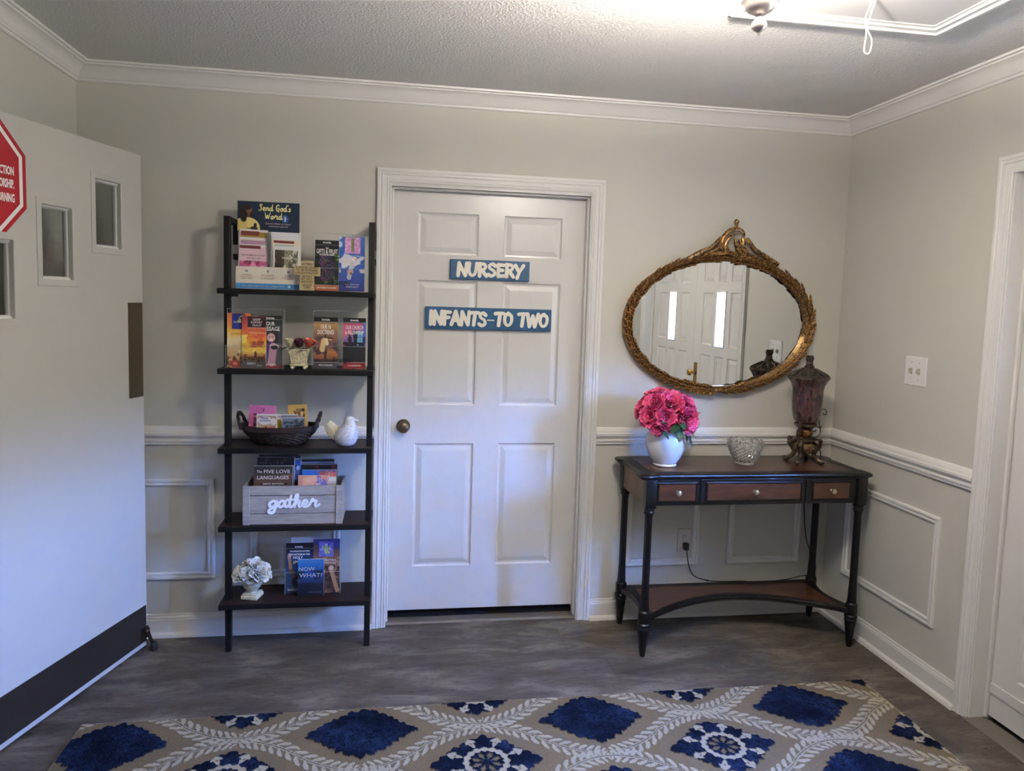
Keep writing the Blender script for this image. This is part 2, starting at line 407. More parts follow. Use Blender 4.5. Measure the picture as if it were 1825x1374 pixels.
GLY = {
 'N': (.72, [[(.08,0),(.13,1)], [(.13,.95),(.55,.04)], [(.56,.02),(.64,1)]]),
 'U': (.68, [[(.1,1),(.07,.4),(.22,.06),(.42,.08),(.55,.42),(.6,1)]]),
 'R': (.66, [[(.12,0),(.13,1)], [(.04,.94),(.42,.95),(.52,.72),(.38,.52),(.14,.47)], [(.26,.5),(.58,.0)]]),
 'S': (.60, [[(.52,.82),(.34,.98),(.12,.84),(.16,.62),(.42,.44),(.48,.18),(.26,.02),(.04,.14)]]),
 'E': (.58, [[(.13,.02),(.12,.5),(.14,.98)], [(.12,.95),(.5,.93)], [(.12,.52),(.42,.52)], [(.12,.05),(.52,.06)]]),
 'Y': (.64, [[(.05,1),(.3,.48)], [(.6,1),(.34,.48),(.18,-.02)]]),
 'I': (.28, [[(.14,1),(.1,0)]]),
 'F': (.56, [[(.1,0),(.13,.98)], [(.12,.94),(.52,.94)], [(.12,.5),(.42,.54)]]),
 'A': (.70, [[(.06,0),(.36,1)], [(.36,1),(.62,0)], [(.18,.32),(.52,.32)]]),
 'T': (.62, [[(.02,.90),(.3,.96),(.62,.93)], [(.36,.94),(.26,0)]]),
 'O': (.72, [[(.36,.97),(.12,.75),(.1,.3),(.3,.04),(.55,.22),(.6,.7),(.36,.97)]]),
 'W': (.92, [[(.05,1),(.2,.03)], [(.2,.03),(.45,.85)], [(.45,.85),(.6,.03)], [(.6,.03),(.86,1)]]),
 '-': (.62, [[(.08,.42),(.52,.42)]]), ' ': (.4, [])}
SCR = {
 'g': (1.12, [[(.9,.85),(.55,1.0),(.15,.6),(.25,.08),(.65,.14),(.92,.85)], [(.95,.98),(.86,.1),(.6,-.8),(.15,-.9),(.1,-.5),(.7,0),(1.15,.25)]]),
 'a': (1.06, [[(.75,.9),(.4,1),(.05,.55),(.15,.05),(.5,.15),(.8,.9)], [(.82,.95),(.76,.2),(.95,.02),(1.15,.3)]]),
 't': (.66, [[(.4,1.8),(.22,.7),(.25,.06),(.5,.06),(.7,.4)], [(-.05,1.15),(.75,1.22)]]),
 'h': (.98, [[(0,.3),(.45,1.5),(.42,2.0),(.24,1.7),(.15,0)], [(.15,.3),(.45,.95),(.65,.8),(.6,.2),(.75,.02),(1.0,.3)]]),
 'e': (.82, [[(0,.3),(.5,.55),(.55,.9),(.25,1.0),(.05,.5),(.25,.02),(.65,.15),(.9,.4)]]),
 'r': (1.1, [[(0,.3),(.3,1.1),(.38,1.25),(.5,.95),(.78,.95),(.66,.3),(.8,.03),(1.15,.35)]]),
 'S': (1.0, [[(.85,1.6),(.6,2),(.3,1.65),(.55,1.1),(.6,.45),(.3,0),(-.05,.2)]]),
 'n': (.9, [[(.08,1),(.05,0)], [(.06,.5),(.38,1),(.58,.8),(.52,.12),(.85,.25)]]),
 'd': (1.0, [[(.6,.9),(.3,1),(.05,.5),(.25,0),(.55,.4),(.78,2.0)], [(.7,1.4),(.64,.1),(.95,.25)]]),
 'G': (1.1, [[(.85,1.65),(.55,2),(.1,1.2),(.3,.1),(.7,.35),(.8,.95),(.45,.9)], [(.78,.9),(.72,-.35)]]),
 'o': (.85, [[(.4,1),(.08,.6),(.25,.02),(.6,.3),(.5,.95),(.85,.8)]]),
 's': (.6, [[(.48,.95),(.15,.8),(.45,.4),(.22,0),(-.05,.15)]]),
 "'": (.25, [[(.15,2),(.08,1.6)]]),
 'W': (1.35, [[(0,1.9),(.2,.1),(.55,1.3),(.75,.1),(1.2,2)]]), ' ': (.6, [])}
def word(font, s, w, gap=0.0):
    """list of (char, builder) plus total width, unit height"""
    x = 0; out = []
    for ch in s:
        adv, st = font[ch]; out.append((ch, x, st)); x += adv+gap
    return out, x-gap

# printed art: a list of shapes painted onto a grid of vertex colours
def vnoise(u, v, sc, seed):
    rs = np.random.RandomState(seed); g = rs.rand(64, 64); x = u*sc+seed*1.7; y = v*sc+seed*0.9
    i = np.floor(x).astype(int); j = np.floor(y).astype(int); fx = x-i; fy = y-j; fx = fx*fx*(3-2*fx); fy = fy*fy*(3-2*fy)
    G = lambda a, b: g[a % 64, b % 64]
    return (G(i,j)*(1-fx)+G(i+1,j)*fx)*(1-fy)+(G(i,j+1)*(1-fx)+G(i+1,j+1)*fx)*fy
def paint(nx, ny, ops):
    u, v = np.meshgrid((np.arange(nx)+0.0)/(nx-1), (np.arange(ny)+0.0)/(ny-1)); A = np.zeros((ny, nx, 3))+200.0
    for op in ops:
        k = op[0]
        if k == 'fill': A[:] = op[1]
        elif k == 'grad':      # stops along v
            st = op[1]
            for c in range(3): A[..., c] = np.interp(v, [q[0] for q in st], [q[1][c] for q in st])
        elif k == 'e': 
            m = ((u-op[1])/op[3])**2+((v-op[2])/op[4])**2 < 1; A[m] = op[5]
        elif k == 'r':
            m = (u >= op[1]) & (u <= op[3]) & (v >= op[2]) & (v <= op[4]); A[m] = op[5]
        elif k == 'n':         # colour, scale, threshold, seed, region, aspect
            _, col, sc, th, seed, (a, b, c, d), asp = op
            f = vnoise(u, v*asp, sc, seed)*0.65+vnoise(u, v*asp, sc*2.3, seed+5)*0.35
            t = np.clip((f-th)/0.08, 0, 1)*((u >= a) & (u <= c) & (v >= b) & (v <= d)); A += (np.array(col)-A)*t[..., None]
        elif k == 'line':
            _, x0, y0, x1, y1, wd, col = op; dx, dy = x1-x0, y1-y0; t = np.clip(((u-x0)*dx+(v-y0)*dy)/(dx*dx+dy*dy), 0, 1)
            m = np.hypot(u-x0-t*dx, (v-y0-t*dy)*1.8) < wd; A[m] = op[6]
    return A
def paint_aa(nx, ny, ops, q=3):
    A = paint(nx*q, ny*q, ops); return A.reshape(ny, q, nx, q, 3).mean((1, 3))
def card_b(w, h, t, art, nx=40, back=(225, 222, 216)):
    """upright sheet standing on z=0, centred in x, printed face at y=-t/2"""
    nx = int(nx*1.7); ny = max(3, int(nx*h/w)); A = paint_aa(nx, ny, art) if art else np.zeros((ny, nx, 3))+np.array(back)
    xs = np.linspace(-w/2, w/2, nx); zs = np.linspace(0, h, ny)
    P = np.stack(np.broadcast_arrays(xs[None, :], -t/2, zs[:, None]), -1); b = B(); b.grid(P, col=A)
    n0 = len(b.v); b.add([(-w/2,-t/2,0),(w/2,-t/2,0),(w/2,t/2,0),(-w/2,t/2,0),(-w/2,-t/2,h),(w/2,-t/2,h),(w/2,t/2,h),(-w/2,t/2,h)],
          [(0,3,2,1),(4,5,6,7),(1,2,6,5),(2,3,7,6),(3,0,4,7)], [back]*8)
    return b
class Sheet:
    """a printed thing: root Empty at its bottom edge; everything is tipped back by lean about that edge"""
    def __init__(s, name, label, cat, loc, w, h, t, art, lean=0, rotz=0, group=None, nx=40, mesh=None, roll=0, face='sheet', parent=None):
        s.M = Matrix.Rotation(roll, 4, 'Y') @ Matrix.Rotation(-lean, 4, 'X'); s.t = t; s.w = w; s.h = h
        if parent is None: s.root = thing(name, label, cat, loc, rotz, group)
        else: s.root = parent
        s.body = obj(face, (mesh or card_b(w, h, t, art, nx)).xf(s.M), M_print, s.root, local=True, smooth=0, recalc=False)
    def text(s, st, x, z, size, m, width=None, bold=0.0, align='CENTER', shear=0.0, name='lettering', dy=0.0006, **k):
        b = text_b(st, size, 0.0004, align, bold, shear, width); b.xf(Matrix.Translation((x, -s.t/2-dy, z))); b.xf(s.M)
        return obj(name, b, m, s.root, local=True, smooth=0, recalc=False)
    def add(s, name, b, m, **k):
        return obj(name, b.xf(s.M), m, s.root, local=True, **k)

# ================================================================== the room
def build_floor():
    b = B().box(XL-0.15, XR+0.3, YF-0.1, 0.6, -0.05, -0.0035)
    fl = struct('floor', b, mat('floor_base', (70, 64, 60), 0.7))
    rs = random.Random(4); Lx, Ly, g = 0.914, 0.457, 0.0005
    y = 0.065; row = 0
    while y > YF:
        y0 = max(y-Ly, YF); x = XL-0.02; off = (0.167-(-1.2015)) % Lx if row == 1 else [0.30, 0, 0.62, 0.12, 0.75, 0.4][row % 6]
        xs = [x]; q = x+(off if off > 0.02 else Lx)
        while q < XR+0.02: xs.append(q); q += Lx
        xs.append(XR+0.02)
        for a, c in zip(xs[:-1], xs[1:]):
            if c-a < 0.02: continue
            t = B().bbox(a+g/2, c-g/2, y0+g/2, y-g/2, -0.0035, rs.uniform(-0.00005, 0.00005), 0.0002)
            obj('tile', t, MATS['stone_vinyl'], fl, smooth=0)
        y = y0 if y0 > YF else YF-1; row += 1
    # threshold and carpet of the nursery
    struct('trim_14', B().prism([(0.0, -0.002), (0.075, -0.002), (0.072, 0.006), (0.012, 0.008)], 0.118, 1.041, lambda a, c, h: (h, 0.012+a, c)), M_thresh)
    struct('trim_15', B().prism([(0.0, -0.002), (0.09, -0.002), (0.088, 0.006), (0.01, 0.007)], -2.6, -0.985, lambda a, c, h: (XR-0.02+a, h, c)), M_thresh)
    c = B()
    P = []; rs = np.random.RandomState(2); n = 180
    for k, yy in enumerate((0.086, 0.098, 0.125, 0.6)):
        xx = np.linspace(0.03, 1.12, n); z = (0.009, 0.026, 0.030, 0.030)[k]
        P.append(np.stack([xx, yy+rs.uniform(-.003, .003, n)*(k < 2), z+rs.uniform(-.004, .004, n)*(k in (1, 2))], 1))
    c.grid(P); o = obj('carpet', c, M_carpet, loc=(0.58, 0.09, 0.009)); tag(o, 'dark carpet edge showing under the white nursery door', 'carpet')
build_floor()

# walls: back wall with the nursery doorway, right wall with the double doorway, left wall with the sanctuary doorway
def build_walls():
    Ty = lambda a, b, h: (a, -h, b)
    b = slab([XL-0.15, 0.105, 1.055, XR+0.15], [-0.05, 2.06, 2.6], {(1, 0)}, Ty, -0.12, 0.0); struct('wall_back', b, M_wall)
    Tr = lambda a, b, h: (XR-h, a, b)
    b = slab([YF-0.15, -2.625, -0.985, 0.12], [-0.05, 2.075, 2.6], {(1, 0)}, Tr, -0.14, 0.0); struct('wall_right', b, M_wall)
    Tl = lambda a, b, h: (XL+h, a, b)
    b = slab([YF-0.15, -2.86, -1.015, 0.12], [-0.05, 2.14, 2.6], {(1, 0)}, Tl, -0.14, 0.0); struct('wall_left', b, M_wall)
    struct('wall_front', B().box(XL-0.15, XR+0.15, YF-0.12, YF, -0.05, 2.6), M_wall)
    struct('ceiling', B().box(XL-0.15, XR+0.15, YF-0.12, 0.12, ZC, ZC+0.1), MATS['popcorn_ceiling'])
    # closed rooms beyond the inner doorways (no light comes from them)
    n = B(); x0, x1, y0, y1 = -0.3, 1.5, 0.121, 0.75
    n.box(x0-.05, x1+.05, y1, y1+.05, -.05, 2.6); n.box(x0-.05, x0, y0, y1, -.05, 2.6); n.box(x1, x1+.05, y0, y1, -.05, 2.6); n.box(x0-.05, x1+.05, y0, y1+.05, 2.3, 2.35); n.box(x0-.05, x1+.05, y0, y1+.05, -.06, -.01)
    struct('wall_nursery', n, M_wall)
    n = B(); x0, x1, y0, y1 = XL-1.2, XL-0.141, -3.1, -0.8
    n.box(x0-.05, x0, y0, y1, -.05, 2.6); n.box(x0, x1, y0-.05, y0, -.05, 2.6); n.box(x0, x1, y1, y1+.05, -.05, 2.6); n.box(x0-.05, x1, y0-.05, y1+.05, 2.3, 2.35); n.box(x0-.05, x1, y0-.05, y1+.05, -.06, -.01)
    struct('wall_sanctuary', n, M_wall)
build_walls()

def build_trim():
    crown = [(0, 2.402), (0.007, 2.402), (0.010, 2.406), (0.011, 2.413), (0.016, 2.415), (0.018, 2.419), (0.020, 2.421), (0.027, 2.433), (0.037, 2.445), (0.050, 2.455), (0.060, 2.459), (0.063, 2.460), (0.065, 2.465), (0.074, 2.467), (0.076, ZC+0.001), (0, ZC+0.001)]
    # room seen from above: walk clockwise is right-hand; LEFT must be the room, so walk counter-clockwise
    loop = [(XL, YF), (XR, YF), (XR, 0), (XL, 0)]
    struct('trim_1', sweep_h(loop, crown, closed=True), M_trim, smooth=25)
    rail = [(0, 0.8727), (0.010, 0.8727), (0.012, 0.877), (0.010, 0.881), (0.0105, 0.884), (0.016, 0.886), (0.0165, 0.893), (0.013, 0.897), (0.0135, 0.900), (0.014, 0.9045), (0.021, 0.909), (0.025, 0.916), (0.0245, 0.926), (0.019, 0.931), (0.0185, 0.935), (0.014, 0.947), (0.010, 0.952), (0.006, 0.955), (0, 0.955)]
    base = [(0, -0.002), (0.030, -0.002), (0.030, 0.006), (0.026, 0.015), (0.018, 0.0205), (0.0135, 0.021), (0.0135, 0.078), (0.0115, 0.081), (0.0115, 0.086), (0.0075, 0.092), (0.0065, 0.099), (0.004, 0.101), (0, 0.101)]
    segs = {'back_left': [(0.056, 0), (XL, 0)], 'back': [(XR, -0.938), (XR, 0), (1.104, 0)], 'left': [(XL, 0), (XL, -0.945)],
            'right': [(XR, YF), (XR, -2.67)], 'left_front': [(XL, -2.93), (XL, YF)], 'front': [(XL, YF), (XR, YF)]}
    k = 2
    for nm, pth in segs.items():
        struct('baseboard_'+nm, sweep_h(pth, base), M_trim, smooth=25)
        struct('trim_%d' % k, sweep_h(pth, rail), M_trim, smooth=25); k += 1
    # wainscot frames
    fr = [(0, 0), (0.001, 0.009), (0.005, 0.0125), (0.012, 0.013), (0.015, 0.0095), (0.021, 0.0085), (0.024, 0.0105), (0.029, 0.009), (0.033, 0.004), (0.034, 0)]
    Ty = lambda a, b, h: (a, -h, b); Tr = lambda a, b, h: (XR-h, a, b); Tl = lambda a, b, h: (XL+h, a, b)
    k = 16
    for a0, a1 in ((-1.04, -0.640), (-0.490, -0.091), (1.276, 1.657), (1.811, 2.204)):
        struct('trim_%d' % k, frame_rect(a0, a1, 0.260, 0.719, fr, Ty), M_trim, smooth=25); k += 1
    for a0, a1, T in ((-0.782, -0.163, Tr), (-3.45, -2.85, Tr), (-4.2, -3.6, Tr), (-0.8, -0.15, Tl)):
        struct('trim_%d' % k, frame_rect(a0, a1, 0.258, 0.722, fr, T), M_trim, smooth=25); k += 1
build_trim()

CAS = [(0, 0), (0, 0.017), (0.003, 0.019), (0.013, 0.019), (0.016, 0.016), (0.019, 0.016), (0.022, 0.0185), (0.027, 0.0185), (0.030, 0.0145), (0.036, 0.013), (0.044, 0.0125), (0.047, 0.0145), (0.050, 0.0125), (0.054, 0.0115), (0.058, 0.0135), (0.061, 0.0105), (0.064, 0.010), (0.064, 0)]

def build_nursery_door():
    Ty = lambda a, b, h: (a, -h, b)
    # casing outer 0.055..1.105, top 2.12
    struct('trim_24', frame_rect(0.055, 1.105, -0.002, 2.120, CAS, Ty, open_bottom=True), M_trim, smooth=25)
    j = B()   # jamb lining and stop
    for x0, x1 in ((0.105, 0.121), (1.039, 1.055)): j.box(x0, x1, -0.004, 0.12, -0.002, 2.046)
    j.box(0.105, 1.055, -0.004, 0.12, 2.046, 2.062)
    for x0, x1 in ((0.121, 0.1295), (1.030, 1.039)): j.bbox(x0, x1, 0.022, 0.058, 0.012, 2.046, 0.002)
    j.bbox(0.121, 1.039, 0.022, 0.058, 2.037, 2.046, 0.002)
    struct('trim_25', j, M_trim, smooth=0)
    ys = 0.060; T = lambda a, b, h: (a, ys-h, b)
    xs = [0.124, 0.241, 0.522, 0.642, 0.920, 1.0335]; zs = [0.052, 0.266, 0.864, 1.047, 1.632, 1.748, 1.943, 2.043]
    pan = [(i, j) for i in (1, 3) for j in (1, 3, 5)]
    d = struct('door_1', slab(xs, zs, set(), T, -0.035, 0.0, skip_front=set(pan)), M_door, smooth=0, recalc=True)
    for i, jz in pan:
        obj('panel', raised_panel(xs[i], xs[i+1], zs[jz], zs[jz+1], T, 0.0), M_door, d, smooth=0)
    # knob
    k = B().lathe([(0.0325, 0), (0.0325, 0.003), (0.029, 0.007), (0.013, 0.010), (0.011, 0.026), (0.017, 0.032), (0.0255, 0.042), (0.0265, 0.052), (0.022, 0.060), (0.013, 0.064), (0.002, 0.065)], 28)
    k.xf(Matrix.Translation((0.189, ys, 0.947)) @ Matrix.Rotation(PI/2, 4, 'X')); obj('door_knob', k, M_brass, d)
build_nursery_door()

def build_right_doors():
    Tr = lambda a, b, h: (XR-h, a, b)
    struct('trim_26', frame_rect(-2.675, -0.934, -0.002, 2.125, CAS, Tr, open_bottom=True), M_trim, smooth=25)
    j = B()
    j.box(XR-0.004, XR+0.14, -1.002, -0.984, -0.002, 2.06); j.box(XR-0.004, XR+0.14, -2.627, -2.607, -0.002, 2.06); j.box(XR-0.004, XR+0.14, -2.627, -0.984, 2.06, 2.078)
    j.bbox(XR+0.056, XR+0.070, -1.014, -1.002, 0.012, 2.06, 0.002); j.bbox(XR+0.056, XR+0.070, -2.607, -2.595, 0.012, 2.06, 0.002); j.bbox(XR+0.056, XR+0.070, -2.607, -1.002, 2.048, 2.06, 0.002)
    j.box(XR+0.108, XR+0.14, -2.627, -0.984, -0.04, 0.06)  # unseen block added behind the leaves to stop daylight leaking under them
    struct('trim_27', j, M_trim, smooth=0)
    xf = XR+0.072; T = lambda a, b, h: (xf-h, a, b)
    for n, (ya, yb) in enumerate(((-1.8025, -1.004), (-2.605, -1.8045))):
        w = yb-ya
        c = [0, 0.115, 0.275, 0.340, 0.458, 0.523, 0.683, w]
        ysx = [ya+q for q in c]; zs = [0.020, 0.205, 1.19, 1.262, 1.635, 1.71, 1.93, 2.050]
        cells = [(i, jz) for i in (1, 3, 5) for jz in (1, 3, 5) if (i, jz) != (3, 3)]
        d = struct('door_%d' % (3+n), slab(ysx, zs, {(3, 3)}, T, -0.045, 0.0, skip_front=set(cells)), M_door, smooth=0)
        for i, jz in cells: obj('panel', raised_panel(ysx[i], ysx[i+1], zs[jz], zs[jz+1], T, 0.0), M_door, d, smooth=0)
        obj('window_pane', B().add([T(ysx[3], zs[3], -0.022), T(ysx[4], zs[3], -0.022), T(ysx[4], zs[4], -0.022), T(ysx[3], zs[4], -0.022)], [(0, 1, 2, 3)]), M_dglass, d, smooth=0, recalc=False)
        obj('window_frame', frame_rect(ysx[3]-0.012, ysx[4]+0.012, zs[3]-0.012, zs[4]+0.012, [(0, 0), (0.002, 0.005), (0.010, 0.007), (0.013, 0.003), (0.016, -0.021), (0.012, -0.021)], T), M_trim, d, smooth=0)
        l = bpy.data.lights.new('daylight_portal', 'AREA'); l.shape = 'RECTANGLE'; l.size = zs[4]-zs[3]; l.size_y = ysx[4]-ysx[3]; l.cycles.is_portal = True
        o = bpy.data.objects.new('daylight_portal', l); C.objects.link(o); o.location = (xf+0.10, (ysx[3]+ysx[4])/2, (zs[3]+zs[4])/2); o.rotation_euler = (0, PI/2, 0)
        if n == 0:
            k = B().lathe([(0.024, 0), (0.024, 0.004), (0.012, 0.008), (0.010, 0.03), (0.022, 0.04), (0.025, 0.052), (0.018, 0.062), (0.001, 0.064)], 20)
            k.xf(Matrix.Translation((xf, ya+0.055, 1.045)) @ Matrix.Rotation(-PI/2, 4, 'Y')); kn = obj('door_knob', k, mat('polished_brass', (190, 150, 80), 0.25, 1.0), d)
            obj('escutcheon', B().bbox(xf-0.005, xf, ya+0.03, ya+0.08, 0.97, 1.12, 0.002), MATS['polished_brass'], d, smooth=0)
            # narrow strip fixed low on the leaf
            p = []; y0, y1, z0, z1 = -1.178, -1.006, 0.112, 0.150
            p = [(y1, z0), (y1, z1)]+[(y0+0.012+0.012*math.cos(t), (z0+z1)/2+(z1-z0)/2*math.sin(t)) for t in np.linspace(PI/2, 3*PI/2, 9)]
            obj('strip', B().prism(p, 0.0, 0.006, T), M_door, d, smooth=0)
build_right_doors()

def build_open_door():
    E0 = np.array([-.894, -.122]); dr = np.array([-.2927, -.9562]); nv = np.array([.9562, -.2927])
    T = lambda s, z, h: (E0[0]+dr[0]*s+nv[0]*h, E0[1]+dr[1]*s+nv[1]*h, z)
    W = [(0.118, 0.276, 1.704, 1.958), (0.381, 0.538, 1.574, 1.828), (0.644, 0.800, 1.440, 1.694)]
    xs = sorted({0.0, 0.914}|{q for w in W for q in w[:2]}); zs = sorted({0.020, 2.094}|{q for w in W for q in w[2:]})
    holes = set()
    for i in range(len(xs)-1):
        for j in range(len(zs)-1):
            cx, cz = (xs[i]+xs[i+1])/2, (zs[j]+zs[j+1])/2
            if any(w[0] < cx < w[1] and w[2] < cz < w[3] for w in W): holes.add((i, j))
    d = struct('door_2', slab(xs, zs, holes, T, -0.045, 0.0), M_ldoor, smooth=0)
    d['label'] = 'white open door with three stepped small windows and dark kick plate'
    for w in W:
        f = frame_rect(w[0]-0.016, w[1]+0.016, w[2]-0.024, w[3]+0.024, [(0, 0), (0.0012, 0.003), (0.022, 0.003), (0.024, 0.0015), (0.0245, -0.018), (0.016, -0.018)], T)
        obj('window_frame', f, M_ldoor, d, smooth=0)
        st = frame_rect(w[0], w[1], w[2], w[3], [(0, -0.018), (0.0, -0.010), (0.006, -0.012), (0.011, -0.021), (0.011, -0.03), (0, -0.03)], T); obj('window_stop', st, M_trim, d, smooth=0)
        obj('window_pane', B().add([T(w[0], w[2], -0.024), T(w[1], w[2], -0.024), T(w[1], w[3], -0.024), T(w[0], w[3], -0.024)], [(0, 1, 2, 3)]), M_pane, d, smooth=0, recalc=False)
    p = obj('push_plate', B().prism([(0.0045, 1.103), (0.093, 1.103), (0.093, 1.494), (0.0045, 1.494)], 0, 0.002, T), M_push, d, smooth=0)
    for s in (0.013, 0.085):
        for z in (1.113, 1.298, 1.484):
            obj('screw', B().lathe([(0.004, 0), (0.004, 0.001), (0.001, 0.0018)], 8).xf(Matrix.Translation(T(s, z, 0.002)) @ Matrix(((0, dr[0], nv[0], 0), (0, dr[1], nv[1], 0), (1, 0, 0, 0), (0, 0, 0, 1)))), M_brass, p, smooth=0)
    k = obj('kick_plate', B().prism([(0.006, 0.040), (0.905, 0.040), (0.905, 0.199), (0.006, 0.199)], 0, 0.002, T), M_kick, d, smooth=0)
    # flip-down door holder near the free edge
    h = B(); h.prism([(-0.002, 0.055), (0.038, 0.055), (0.038, 0.105), (-0.002, 0.105)], 0.002, 0.007, T)
    h.tube([T(0.018, 0.090, 0.016), T(0.012, 0.055, 0.024), T(0.006, 0.030, 0.032)], [0.009, 0.008, 0.008], 8)
    h.sphere(T(0.018, 0.088, 0.012), 0.013, 10, 8); h.tube([T(0.034, 0.098, 0.012), T(0.002, 0.094, 0.012)], 0.005)
    hs = obj('door_holder', h, M_brass if False else mat('dark_bronze', (74, 60, 50), 0.35, 0.8), d)
    obj('rubber_foot', B().lathe([(0.010, 0.036), (0.013, 0.028), (0.015, 0.010), (0.013, 0.001)][::-1], 14).xf(Matrix.Translation(T(0.004, 0, 0.034))), M_dark, d)
    for z in (0.25, 1.05, 1.85):
        obj('hinge', B().lathe([(0.008, 0), (0.008, 0.1)], 10).xf(Matrix.Translation(T(0.921, z, -0.005))), M_brass, d)
    # casing and the closed second leaf
    Tl = lambda a, b, h: (XL+h, a, b)
    struct('trim_28', frame_rect(-2.925, -0.950, -0.002, 2.185, CAS, Tl, open_bottom=True), M_trim, smooth=25)
    j = B(); j.box(XL-0.14, XL+0.004, -1.03, -1.014, -0.002, 2.125); j.box(XL-0.14, XL+0.004, -2.861, -2.845, -0.002, 2.125); j.box(XL-0.14, XL+0.004, -2.861, -1.014, 2.125, 2.141)
    struct('trim_29', j, M_trim, smooth=0)
    struct('door_5', B().bbox(XL-0.06, XL-0.015, -2.84, -1.93, 0.02, 2.11, 0.002), M_ldoor, smooth=0)
    # the warning sign on the open door: an octagon, mostly out of the photograph
    cs, cz, R = 0.800, 1.888, 0.207/math.cos(PI/8)
    def octo(r, h0, h1): return B().prism([(cs+r*math.cos(PI/8+k*PI/4), cz+r*math.sin(PI/8+k*PI/4)) for k in range(8)], h0, h1, T)
    base = T(cs, cz-0.207, 0)
    root = thing('stop_sign', 'red octagon notice with white border on the open white door', 'sign', base)
    obj('plate', octo(R, 0.0002, 0.0016), M_red, root, smooth=0)
    fr = B(); n = 8; pts = lambda r, h: [T(cs+r*math.cos(PI/8+k*PI/4), cz+r*math.sin(PI/8+k*PI/4), h) for k in range(8)]
    fr.grid([pts(R-0.016, 0.0016), pts(R-0.016, 0.0021), pts(R-0.030, 0.0021), pts(R-0.030, 0.0016)], wv=True); obj('border', fr, M_white, root, smooth=0)
    Mx = Matrix(((-dr[0], -nv[0], 0, 0), (-dr[1], -nv[1], 0, 0), (0, 0, 1, 0), (0, 0, 0, 1)))
    for st, z, wd in (('DISTRACTION', 1.902, 0.116), ('WORSHIP.', 1.861, 0.076), ('MORNING', 1.816, 0.077)):
        b = text_b(st, 0.037, 0.0004, 'RIGHT', 0.0012, 0.0, wd); V = np.array(b.v); b.v = [tuple(q) for q in V-np.array([V[:, 0].max(), 0, 0])]
        b.xf(Matrix.Translation(T(0.642, z, 0.0020)) @ Mx); obj('lettering', b, M_white, root, smooth=0, recalc=False)
build_open_door()

# ================================================================== ceiling fittings
def build_ceiling_things():
    lx, ly = LAMP_POS
    r = thing('ceiling_light', 'flush ceiling light with frosted bowl and metal finial', 'ceiling light', (lx, ly, ZC))
    D = -0.096      # the bowl hangs below the canopy on a short stem
    obj('canopy', B().lathe([(0.07, 0), (0.069, -0.010), (0.055, -0.022), (0.012, -0.028), (0.009, -0.05), (0.009, D-0.135)], 32, lx, ly, ZC), M_nickel, r)
    prof = [(0.046, -0.139), (0.085, -0.128), (0.118, -0.110), (0.143, -0.084), (0.156, -0.054), (0.160, -0.036), (0.155, -0.036), (0.138, -0.082), (0.113, -0.105), (0.046, -0.134)]
    obj('glass_bowl', B().lathe([(q, h+D) for q, h in prof], 40, lx, ly, ZC, cap=False), MATS['lit_glass'], r, recalc=True)
    l = bpy.data.lights.new('lamp_bulb', 'POINT'); l.energy = BULB; l.color = (1.0, 0.91, 0.81); l.shadow_soft_size = 0.03
    o = bpy.data.objects.new('lamp_bulb', l); C.objects.link(o); o.location = (lx, ly, ZC+D-0.052)
    k = 0.86; f = B().lathe([(q*k, D-0.13+(h+0.13)*0.96) for q, h in [(0.049, -0.130), (0.050, -0.137), (0.050, -0.143), (0.046, -0.147), (0.043, -0.149), (0.040, -0.156), (0.032, -0.165), (0.020, -0.171), (0.012, -0.174), (0.0095, -0.180), (0.013, -0.186), (0.019, -0.193), (0.0205, -0.198), (0.018, -0.205), (0.010, -0.211), (0.004, -0.214), (0.0035, -0.221), (0.001, -0.223)]], 32, lx, ly, ZC)
    obj('finial', f, M_nickel, r)
    # attic hatch
    x0, x1, y0, y1 = 1.17, 1.905, -2.45, -1.105
    T = lambda a, b, h: (a, b, ZC-h)
    h = thing('attic_hatch', 'white attic hatch with moulded trim in the textured ceiling', 'hatch', (1.54, -1.75, ZC))
    obj('panel', B().box(x0+0.05, x1-0.05, y0+0.05, y1-0.05, ZC-0.006, ZC-0.0005), mat('hatch_panel', (205, 202, 200), 0.6), h, smooth=0)
    tr = [(0, 0), (0.001, 0.012), (0.008, 0.019), (0.020, 0.020), (0.025, 0.014), (0.034, 0.012), (0.045, 0.015), (0.052, 0.010), (0.062, 0.009), (0.064, 0)]
    obj('trim', frame_rect(x0, x1, y0, y1, tr, T), M_trim, h, smooth=25)
    # pull cord loop
    c = thing('pull_cord', 'white looped pull cord hanging from the attic hatch', 'cord', (1.535, -1.31, ZC-0.006))
    z = ZC-0.006
    obj('string', B().tube([(1.535, -1.31, z), (1.520, -1.31, z-0.05), (1.512, -1.31, z-0.085), (1.530, -1.31, z-0.120), (1.526, -1.31, z-0.155), (1.515, -1.31, z-0.160), (1.507, -1.31, z-0.150), (1.511, -1.31, z-0.100), (1.505, -1.31, z-0.06), (1.522, -1.31, z-0.01), (1.528, -1.31, z)], 0.0022, 6, 5), M_cordw, c)
build_ceiling_things()

